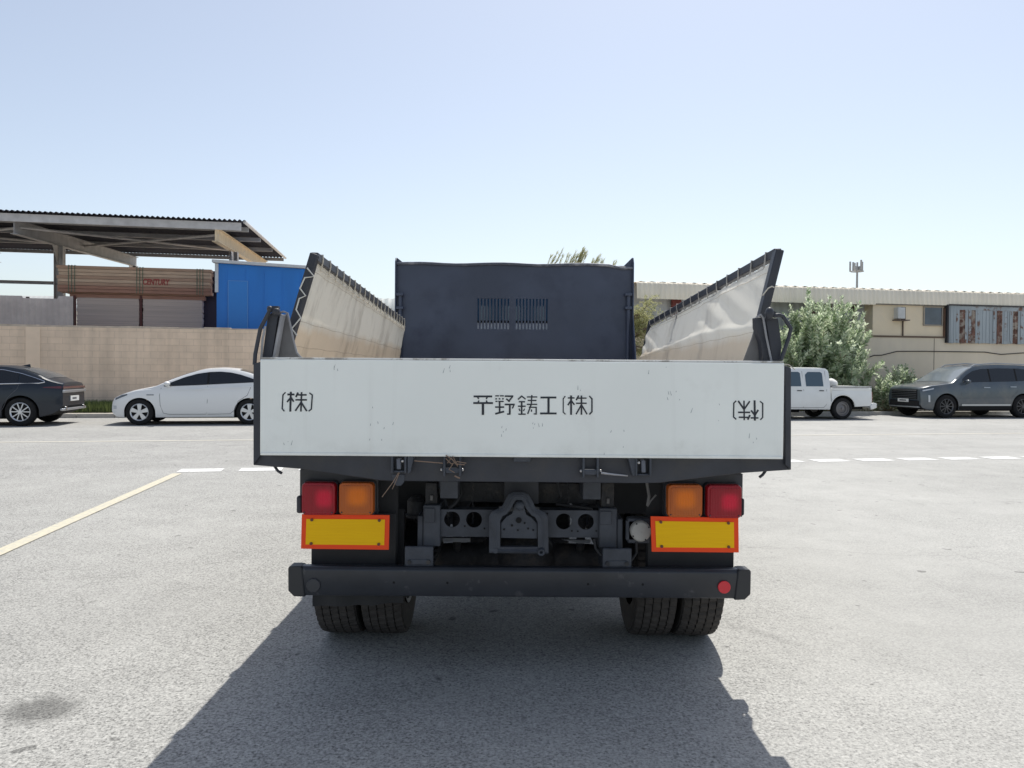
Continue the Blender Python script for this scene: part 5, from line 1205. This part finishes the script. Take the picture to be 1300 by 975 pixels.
    for sx, xa in ((-1, x0), (1, x1)):
        xc = P(364.5 if sx < 0 else 954.5, 740, BY).x; z0, z1 = zc - hz - .002, zc + hz + .003
        pts = [(xa - sx * .03, BY - .006, z1 - .003), (xa - sx * .012, BY - .008, z1), (xc - sx * .012, BY - .004, z1 - .002), (xc, BY + .012, z1 - .012), (xc, BY + .012, z0 + .02), (xc - sx * .03, BY - .004, z0), (xa - sx * .045, BY - .006, z0 - .002)]
        MB().prism(pts, (0, .075, 0)).build('end_cap', M('end_cap_black', (.022, .024, .028), rough=.5), bo, bevel=.006)
    p = P(398, 743, BY); MB().cyl((p.x, BY - .003, p.z), (0, 1, 0), .031, .008, 32).build('blank_disc', bm_, bo, bevel=.002)
    p = P(919, 745, BY); MB().cyl((p.x, BY - .004, p.z), (0, 1, 0), .028, .010, 32).build('round_reflector', M('bright_red_reflector', (.72, .03, .045), rough=.3), bo, bevel=.002)
    for px, py in ((500, 739.5), (568, 739.8), (746.5, 741.5), (816, 742)): p = P(px, py, BY); MB().cyl((p.x, BY - .0006, p.z), (0, 1, 0), .0055, .001, 12).build('bolt_hole', m_dark, bo)
    # bumper hangers with their bolts
    for (xa, xb, ya, yb) in ((513.5, 550, 693.5, 722), (765, 802, 696, 724)):
        o = bx(xa, ya, xb, yb, BY + .03, .012, 'bumper_hanger', m_frame, bevel=.008)
        for f in (.17, .83):
            p = P(xa + (xb - xa) * f, yb - 8.5, BY + .026); MB().cyl(p, (0, 1, 0), .010, .012, 6).build('bolt', m_grime, o)
        pp([(xa + 6, yb - 12), (xb - 6, yb - 12), (xb - 6, yb - 5), (xa + 6, yb - 5)], BY + .026, .01, 'hanger_rib', m_frame, o)
        c = P((xa + xb) / 2, yb, BY); MB().box((c.x - .03, BY + .05, .44), (c.x + .03, 3.9, .56)).build('hanger_arm', m_frame, o)
    # --- chassis
    FY = 3.52
    for sx, (xa, xb, ya, yb) in ((-1, (537, 559, 641, 694)), (1, (760.5, 783.5, 645, 696))):
        o = bx(xa, ya, xb, yb, FY, .5, 'frame_end', m_frame, bevel=.006)
        bx(xa + 1, ya + 4, xb - 7, ya + (yb - ya) * .42, FY - .008, .008, 'cover_plate', m_frame, o)
        xo = xa - 7 if sx < 0 else xb; bx(xo, ya + 14, xo + 7, yb, FY + .01, .3, 'outer_flange', m_frame, o)
        bx(xa + 3, 613, xb - 4, ya - 1, FY + .03, .05, 'spring_hanger', m_grime, o); MB().cyl(P((xa + xb) / 2, ya - 9, FY + .02), (0, 0, 1), .007, .022, 8).build('bolt', m_grey, o)
        MB().box((CX + sx * .36 - .035, 4.02, .60), (CX + sx * .36 + .035, 9.0, .82)).build('chassis_rail', m_frame, T, bevel=.005)
    # crossmember with four round holes
    xa, xb = P(558, 660, FY).x, P(761, 660, FY).x; z1, z0 = P(660, 648.5, FY).z, P(660, 683, FY).z
    holes = [P(px, py, FY) for px, py in ((573.5, 660.5), (601.5, 660.8), (716.2, 663), (744.3, 663.5))]
    bm = bmesh.new(); q = MB(); hr = .0365; cur = xa; rings = []
    for h in holes:
        q.box((cur, FY + .02, z0), (h.x - hr, FY + .03, z1)); cur = h.x + hr; n = 26
        xs_ = [-hr * math.cos(math.pi * k / n) for k in range(n + 1)]
        for a_, b_ in zip(xs_, xs_[1:]):
            ha, hb_ = math.sqrt(max(0, hr * hr - a_ * a_)), math.sqrt(max(0, hr * hr - b_ * b_))
            for sg in (1, -1):
                zz = z1 if sg > 0 else z0
                q.prism([(h.x + a_, FY + .02, h.z + sg * ha), (h.x + b_, FY + .02, h.z + sg * hb_), (h.x + b_, FY + .02, zz), (h.x + a_, FY + .02, zz)], (0, .01, 0))
    q.box((cur, FY + .02, z0), (xb, FY + .03, z1))
    cm = q.build('rear_crossmember', m_frame, T, smooth=False)
    for px, py in ((568, 651), (590, 668), (615, 671), (631, 652), (695, 652), (726, 674), (733.5, 674.5), (757, 674)): MB().cyl(P(px, py, FY + .018), (0, 1, 0), .004, .004, 8).build('hole', m_dark, cm)
    MB().box((xa, FY + .03, z1 - .012), (xb, FY + .10, z1)).build('top_flange', m_frame, cm); MB().box((xa, FY + .03, z0), (xb, FY + .10, z0 + .012)).build('bottom_flange', m_frame, cm)
    # upper plate of the bed subframe
    MB().prism([P(585, 612, 3.66), P(757, 614, 3.66), P(757, 640, 3.66), P(585, 637, 3.66)], (0, .02, 0)).build('subframe_plate', m_grime, T, bevel=.003)
    MB().prism([P(640, 609, 3.60), P(684, 609, 3.60), P(684, 640, 3.60), P(640, 640, 3.60)], (0, .02, 0)).build('lift_cover', m_black, T, bevel=.003)
    # tow hitch
    HY = 3.47
    ol = [(621, 702), (621, 656), (624, 649.5), (637, 644), (641, 636), (645.5, 628), (652, 624.5), (665, 624.8), (671.5, 628.5), (676, 637), (680, 645), (692, 650.5), (695.5, 657), (696.5, 703)]
    il = [(635, 694), (635, 661), (638, 655), (648, 650), (651.5, 640), (655, 634.5), (662.5, 634.7), (666, 640), (669, 651), (679, 656), (682.5, 662), (683, 694)]
    q = MB(); o2 = [P(x, y, HY) for x, y in ol]; tr_ = [P(x, y, HY + .0) for x, y in il]
    # frame as ribbons between the outline and an inner outline resampled to equal counts
    def resample(pts, n):
        pts = pts + [pts[0]]; L_ = [0]
        for a, b in zip(pts, pts[1:]): L_.append(L_[-1] + (b - a).length)
        out = []
        for k in range(n):
            d = L_[-1] * k / n; j = max(i for i in range(len(L_)) if L_[i] <= d + 1e-9); j = min(j, len(pts) - 2); out.append(pts[j].lerp(pts[j + 1], (d - L_[j]) / max(1e-9, L_[j + 1] - L_[j])))
        return out
    def corr(outer, inner):
        oc = sum(inner, Vector()) / len(inner); res = []
        for p in outer:
            best = None
            for a, b in zip(inner, inner[1:] + inner[:1]):
                t_ = max(0, min(1, (p - a).dot(b - a) / max(1e-9, (b - a).length_squared))); c_ = a.lerp(b, t_); d = (p - c_).length
                if best is None or d < best[0]: best = (d, c_)
            res.append(best[1])
        return res
    O = resample(o2, 90); I = corr(O, tr_); d1, d2 = Vector((0, -.004, 0)), Vector((0, .02, 0)); mid = [a.lerp(b, .35) for a, b in zip(O, I)]; mid2 = [a.lerp(b, .62) for a, b in zip(O, I)]
    ringsets = [[p + d2 for p in O], [p for p in O], [p + d1 * 2.2 for p in mid], [p + d1 * 2.2 + Vector((0, .007, 0)) for p in mid2], [p + d1 * 1.2 for p in I], [p + d2 for p in I]]
    q.loft(ringsets, cap=False); hitch = q.build('tow_hitch', m_frame, T, ang=30)
    # inner plate
    MB().prism([P(x, y, HY + .008) for x, y in ((636, 683), (636, 664), (643, 656), (650, 652), (653, 640), (665, 640), (668, 653), (676, 658), (682, 665), (682, 684))], (0, .014, 0)).build('hitch_plate', m_frame, hitch, bevel=.002)
    MB().ball(P(660, 642, HY - .012), .022).build('hitch_knob', m_frame, hitch); MB().bar(P(634, 647, HY + .01), P(651, 644, HY + .01), .02, .03).build('hitch_ear', m_grime, hitch); MB().bar(P(670, 645, HY + .01), P(684, 648, HY + .01), .02, .03).build('hitch_ear', m_grime, hitch)
    for px, py, r_ in ((658.5, 660.5, .013), (650, 667, .005), (657.5, 673, .004), (670.5, 671, .004), (666, 664, .004), (640, 672, .004), (677, 673, .004), (629, 659, .005), (688, 661, .005)): MB().cyl(P(px, py, HY + .005), (0, 1, 0), r_, .006, 14).build('hole', m_dark, hitch)
    MB().lathe(P(687, 700.5, HY - .004), (0, 1, 0), [(-.012, .008), (-.014, .014), (0, .020), (.016, .020), (.016, .008), (-.012, .008)], 20).build('lug', m_frame, hitch, ang=50)
    MB().cyl(P(629, 699, HY - .003), (0, 1, 0), .012, .01, 16).build('lug', m_frame, hitch)
    # --- air tank, boxes, hoses
    p = P(579, 628, 3.85); MB().cyl((p.x, 4.0, p.z), (0, 1, 0), .085, .35, 28).build('air_tank', m_grime, T, bevel=.01)
    MB().tube([P(566, 613, 3.7), P(563, 630, 3.7), P(566, 642, 3.7)], .010, 8).build('tank_strap', m_frame, T)
    MB().tube([P(584, 612, 3.62), P(586, 628, 3.6), P(577, 640, 3.58), P(567, 648, 3.56), P(569, 655, 3.58)], .010, 8).build('air_hose', m_flap, T)
    MB().tube([P(708, 612, 3.6), P(712, 630, 3.6), P(706, 640, 3.6), P(752, 646, 3.55), P(750, 656, 3.58)], .007, 8).build('air_hose', m_flap, T)
    MB().tube([P(754, 684, 3.5), P(756, 696, 3.5), P(764, 706, 3.48)], .006, 8).build('air_hose', m_flap, T)
    MB().tube([P(808, 688, 3.5), P(808, 702, 3.5), P(801, 712, 3.48)], .006, 8).build('air_hose', m_flap, T)
    MB().tube([P(821, 612, 3.5), P(824, 630, 3.5), P(822, 642, 3.5)], .007, 6).build('air_hose', m_grey, T); MB().tube([P(833, 628, 3.5), P(826, 636, 3.5), P(822, 643, 3.5)], .004, 6).build('air_hose', m_grey, T)
    for cxp, drift in ((600.5, 0), (721, .1)):
        q = MB(); L0 = [P(cxp + (.9 if k % 2 else -.9) + k * drift, 612 + k * 3.3, 3.60) for k in range(17)]
        q.tube(L0, .0035, 5).build('chain', m_grime, T)
    MB().lathe(P(529, 643, 3.7), (0, 0, 1), [(-.05, .001), (-.05, .05), (-.035, .055), (-.03, .045), (.03, .045), (.05, .025), (.05, .001)], 20).build('brake_cap', m_grime, T, ang=40)
    bx(795, 661, 806, 686, 3.5, .03, 'sensor_bracket', m_frame); o = bx(797, 658, 825, 690, 3.5, .06, 'sensor_box', m_frame, bevel=.006)
    p = P(813, 674, 3.48); MB().lathe(p, (0, -1, 0), [(-.03, .046), (.012, .046), (.02, .040), (.024, .001)], 28).build('round_cap', M('pale_plastic_cap', (.42, .41, .38), rough=.6, var=.1, vscale=20), o, ang=30)
    q = MB()
    for k in range(4): a = R(30 + 90 * k); q.ball(p + Vector((.040 * math.cos(a), -.018, .040 * math.sin(a))), .004)
    q.build('screw', m_dark, o)
    MB().box((P(562, 686, 3.9).x, 3.9, P(562, 688, 3.9).z), (P(597, 686, 3.9).x, 3.93, P(562, 683, 3.9).z)).build('brake_bar', m_ltgrey, T)
    MB().prism([P(713, 685, 3.9), P(750, 686, 3.9), P(749, 690, 3.9), P(735, 690, 3.9)], (0, .02, 0)).build('brake_bar', m_ltgrey, T)
    # axle, springs, propshaft
    ax = MB(); ax.tube([(CX - .5, 4.17, .4), (CX - .2, 4.17, .4), (CX - .13, 4.17, .4), (CX + .13, 4.17, .4), (CX + .2, 4.17, .4), (CX + .5, 4.17, .4)], [.065, .075, .14, .14, .075, .065], 20)
    ax.ball((CX + .03, 4.12, .4), .17, 1, .9, 1, 20, 14); ax.build('rear_axle', m_grime, T, ang=50)
    for sx in (-1, 1):
        q = MB()
        for k in range(7):
            h = .62 - k * .075; q.box((CX + sx * .44 - .035, 4.17 - h, .475 + k * .013 - .0), (CX + sx * .44 + .035, 4.17 + h, .485 + k * .013))
        q.build('leaf_spring', m_grime, T)
        MB().tube([(CX + sx * .30, 3.70, .72), (CX + sx * .33, 4.12, .45)], .022, 10).build('shock_absorber', m_grime, T)
        MB().cyl((CX + sx * .56, 4.17, .4), (1, 0, 0), .19, .10, 28).build('brake_drum', m_grime, T)
    MB().tube([(CX, 4.3, .42), (CX, 7.4, .62)], .05, 14).build('prop_shaft', m_grime, T)
    for y in (4.9, 5.9, 6.7): MB().box((CX - .33, y, .66), (CX + .33, y + .06, .80)).build('frame_crossmember', m_black, T)
    MB().cyl((CX, 4.72, .50), (1, 0, 0), .15, .62, 24).build('air_tank', m_grime, T, bevel=.01)  # unseen tank, added to block bright ground behind the crossmember holes
    MB().box((CX - .42, 6.95, .45), (CX + .42, 8.1, .98)).build('engine_blocker', m_grime, T, bevel=.03)  # unseen bulk, added as dark blocking for the view under the bed
    MB().tube([(CX + .05, 4.6, .80), (CX, 5.6, 0.9)], .06, 14).build('tipping_ram', m_grime, T)
    # wheels
    def tyre_mesh():
        q = MB('local'); r, hw = .4, .106; prof = [(-hw * .86, .245), (-hw * .98, .29), (-hw, .345), (-hw * .97, .375), (-hw * .9, .390)]
        xs = [-.9, -.62, -.60, -.56, -.54, -.22, -.20, -.16, -.14, .14, .16, .20, .22, .54, .56, .60, .62, .9]
        prof = prof[:4]; ribs = []
        edges = [(-.92, -.60), (-.55, -.22), (-.17, .17), (.22, .55), (.60, .92)]
        for a, b in edges:
            sh = lambda f: -.010 * f ** 4
            prof += [(a * hw, r - .016 + sh(a)), (a * hw, r + sh(a)), ((a + b) / 2 * hw, r + sh((a + b) / 2)), (b * hw, r + sh(b)), (b * hw, r - .016 + sh(b))]
        prof += [(hw * .97, .375), (hw, .345), (hw * .98, .29), (hw * .86, .245)]
        n0 = 4
        def fn(i, k, rad):
            j = i - n0
            if 0 <= j < 25 and j % 5 in (1, 2, 3):
                rib = j // 5; ph = (k + rib * 1) % 4
                return rad - (.009 if ph == 0 else 0)
            return rad
        q.lathe((0, 0, 0), (1, 0, 0), prof, 200, fn); return q
    def dual(cx_, sg, first):
        e = sub('wheel', T); loc = Vector((cx_, 4.17, .4)) - Vector((CX, 5.4, 0))
        if first[0] is None:
            o = tyre_mesh().build('tyre', m_tread, e, ang=25)
            rim = MB('local').lathe((0, 0, 0), (1, 0, 0), [(-.10, .245), (-.095, .225), (-.05, .215), (.02, .21), (.03, .15), (.05, .10), (.02, .09), (.02, .001)], 40).build('rim', m_rim, e, ang=40)
            first[0] = (o, rim)
        else:
            o = first[0][0].copy(); COL.objects.link(o); o.parent = e; rim = first[0][1].copy(); COL.objects.link(rim); rim.parent = e
        o.location = loc; rim.location = loc
        if sg < 0: rim.rotation_euler = (0, 0, math.pi)
        o.rotation_euler = (random.uniform(0, .03), 0, 0)
    first = [None]
    for cx_, sg in ((CX - .918, -1), (CX - .685, 1), (CX + .685, -1), (CX + .918, 1)): dual(cx_, sg, first)
    # --- cab and front axle
    mc = M('cab_white_paint', (.82, .86, .88), rough=.35, coat=.4)
    y0, y1 = 7.28, 8.95; hw = 1.04
    prof = [(y0, .78), (y0 + .06, .70), (y1 - .9, .70), (y1 - .88, .9), (y1 - .15, .9), (y1 - .12, .72), (y1, .72), (y1 + .02, 1.3), (y1 - .06, 1.42), (y1 - .22, 2.22), (y1 - .34, 2.32), (y0 + .1, 2.34), (y0, 2.26)]
    rings = [[Vector((CX + x, y0 + (y - y0) * (1 if abs(x) < 1 else .985), (z if z < 1.4 else 1.4 + (z - 1.4) * (1 if abs(x) < hw * .97 else .985)))) for y, z in prof] for x in (-hw, -hw * .96, hw * .96, hw)]
    cab = MB().loft(rings).build('cab', mc, T, bevel=.03)
    MB().box((CX - .70, y0 - .012, 1.88), (CX + .70, y0 - .004, 2.16)).build('rear_window', M('cab_glass_blue', (.02, .09, .17), rough=.06, spec=.9), cab, bevel=.002)
    MB().box((CX - .72, y0 - .008, 1.86), (CX + .72, y0 - .001, 2.18)).build('window_seal', m_dark, cab)
    for sx in (-1, 1):
        x = CX + sx * (hw + .004)
        MB().prism([(x, 7.75, 1.45), (x, 8.72, 1.45), (x, 8.62, 2.1), (x, 7.75, 2.12)], (.004 * sx, 0, 0)).build('side_window', m_glass, cab)
        MB().tube([(x, 8.85, 1.7), (x + sx * .18, 8.9, 1.75), (x + sx * .18, 8.9, 1.5)], .012, 8).build('mirror_arm', m_black, cab)
    MB().prism([(CX - .9, y1 + .0 - .045, 1.45), (CX + .9, y1 - .045, 1.45), (CX + .86, y1 - .20, 2.18), (CX - .86, y1 - .20, 2.18)], (0, .012, .004)).build('windscreen', m_glass, cab)
    MB().box((CX - 1.03, y1 - .1, .42), (CX + 1.03, y1 + .09, .71)).build('front_bumper', m_black, T, bevel=.02)
    for sx in (-1, 1):
        for (nm, o_) in (('front', first[0]),):
            e = sub('wheel', T); o = o_[0].copy(); COL.objects.link(o); o.parent = e; o.location = (sx * .87, 8.15 - 5.4, .4); rim = o_[1].copy(); COL.objects.link(rim); rim.parent = e; rim.location = (sx * .87, 8.15 - 5.4, .4); rim.rotation_euler = (0, 0, 0 if sx > 0 else math.pi)
    MB().tube([(CX - .8, 8.15, .38), (CX + .8, 8.15, .38)], .05, 12).build('front_axle', m_grime, T)
    MB().box((CX + .46, 5.6, .45), (CX + .95, 6.5, .85)).build('fuel_tank', m_grime, T, bevel=.03); MB().box((CX - .95, 5.9, .5), (CX - .46, 6.4, .85)).build('battery_box', m_black, T, bevel=.02)
    for k, z in enumerate((2.02,)): pass
    return T
truck()

# ------------------------------------------------------------------ light
EL, AZ = math.atan2(1, math.hypot(.16, .50)), math.atan2(.16, .50)      # sun in front of the camera, a little to the right
w = bpy.data.worlds.new('World'); SC.world = w; w.use_nodes = True
nt = w.node_tree; bg = nt.nodes['Background']; sky = nt.nodes.new('ShaderNodeTexSky'); sky.sky_type = 'NISHITA'; sky.sun_disc = False
sky.sun_elevation = EL; sky.sun_rotation = AZ; sky.air_density = 1.0; sky.dust_density = 1.3; sky.ozone_density = 1.6
hs = nt.nodes.new('ShaderNodeHueSaturation'); hs.inputs['Saturation'].default_value = .70
nt.links.new(sky.outputs[0], hs.inputs['Color']); tn = nt.nodes.new('ShaderNodeMix'); tn.data_type = 'RGBA'; tn.blend_type = 'MULTIPLY'; tn.inputs['Factor'].default_value = 1; tn.inputs['B'].default_value = (1, .985, .96, 1)
nt.links.new(hs.outputs[0], tn.inputs['A']); nt.links.new(tn.outputs['Result'], bg.inputs[0]); bg.inputs[1].default_value = .114
sd = bpy.data.lights.new('sun', 'SUN'); sd.energy = 3.4; sd.angle = R(.5); sd.color = (1, .965, .89)
so = bpy.data.objects.new('sun', sd); COL.objects.link(so)
sv = Vector((math.sin(AZ) * math.cos(EL), math.cos(AZ) * math.cos(EL), math.sin(EL)))
so.rotation_euler = sv.to_track_quat('Z', 'Y').to_euler(); so.location = (0, 0, 30)
SC.view_settings.view_transform = 'Standard'; SC.view_settings.look = 'None'; SC.view_settings.gamma = 1; SC.view_settings.use_curve_mapping = False
SC.view_settings.exposure = 0.49
SC.cycles.max_bounces = 6; SC.cycles.use_denoising = True
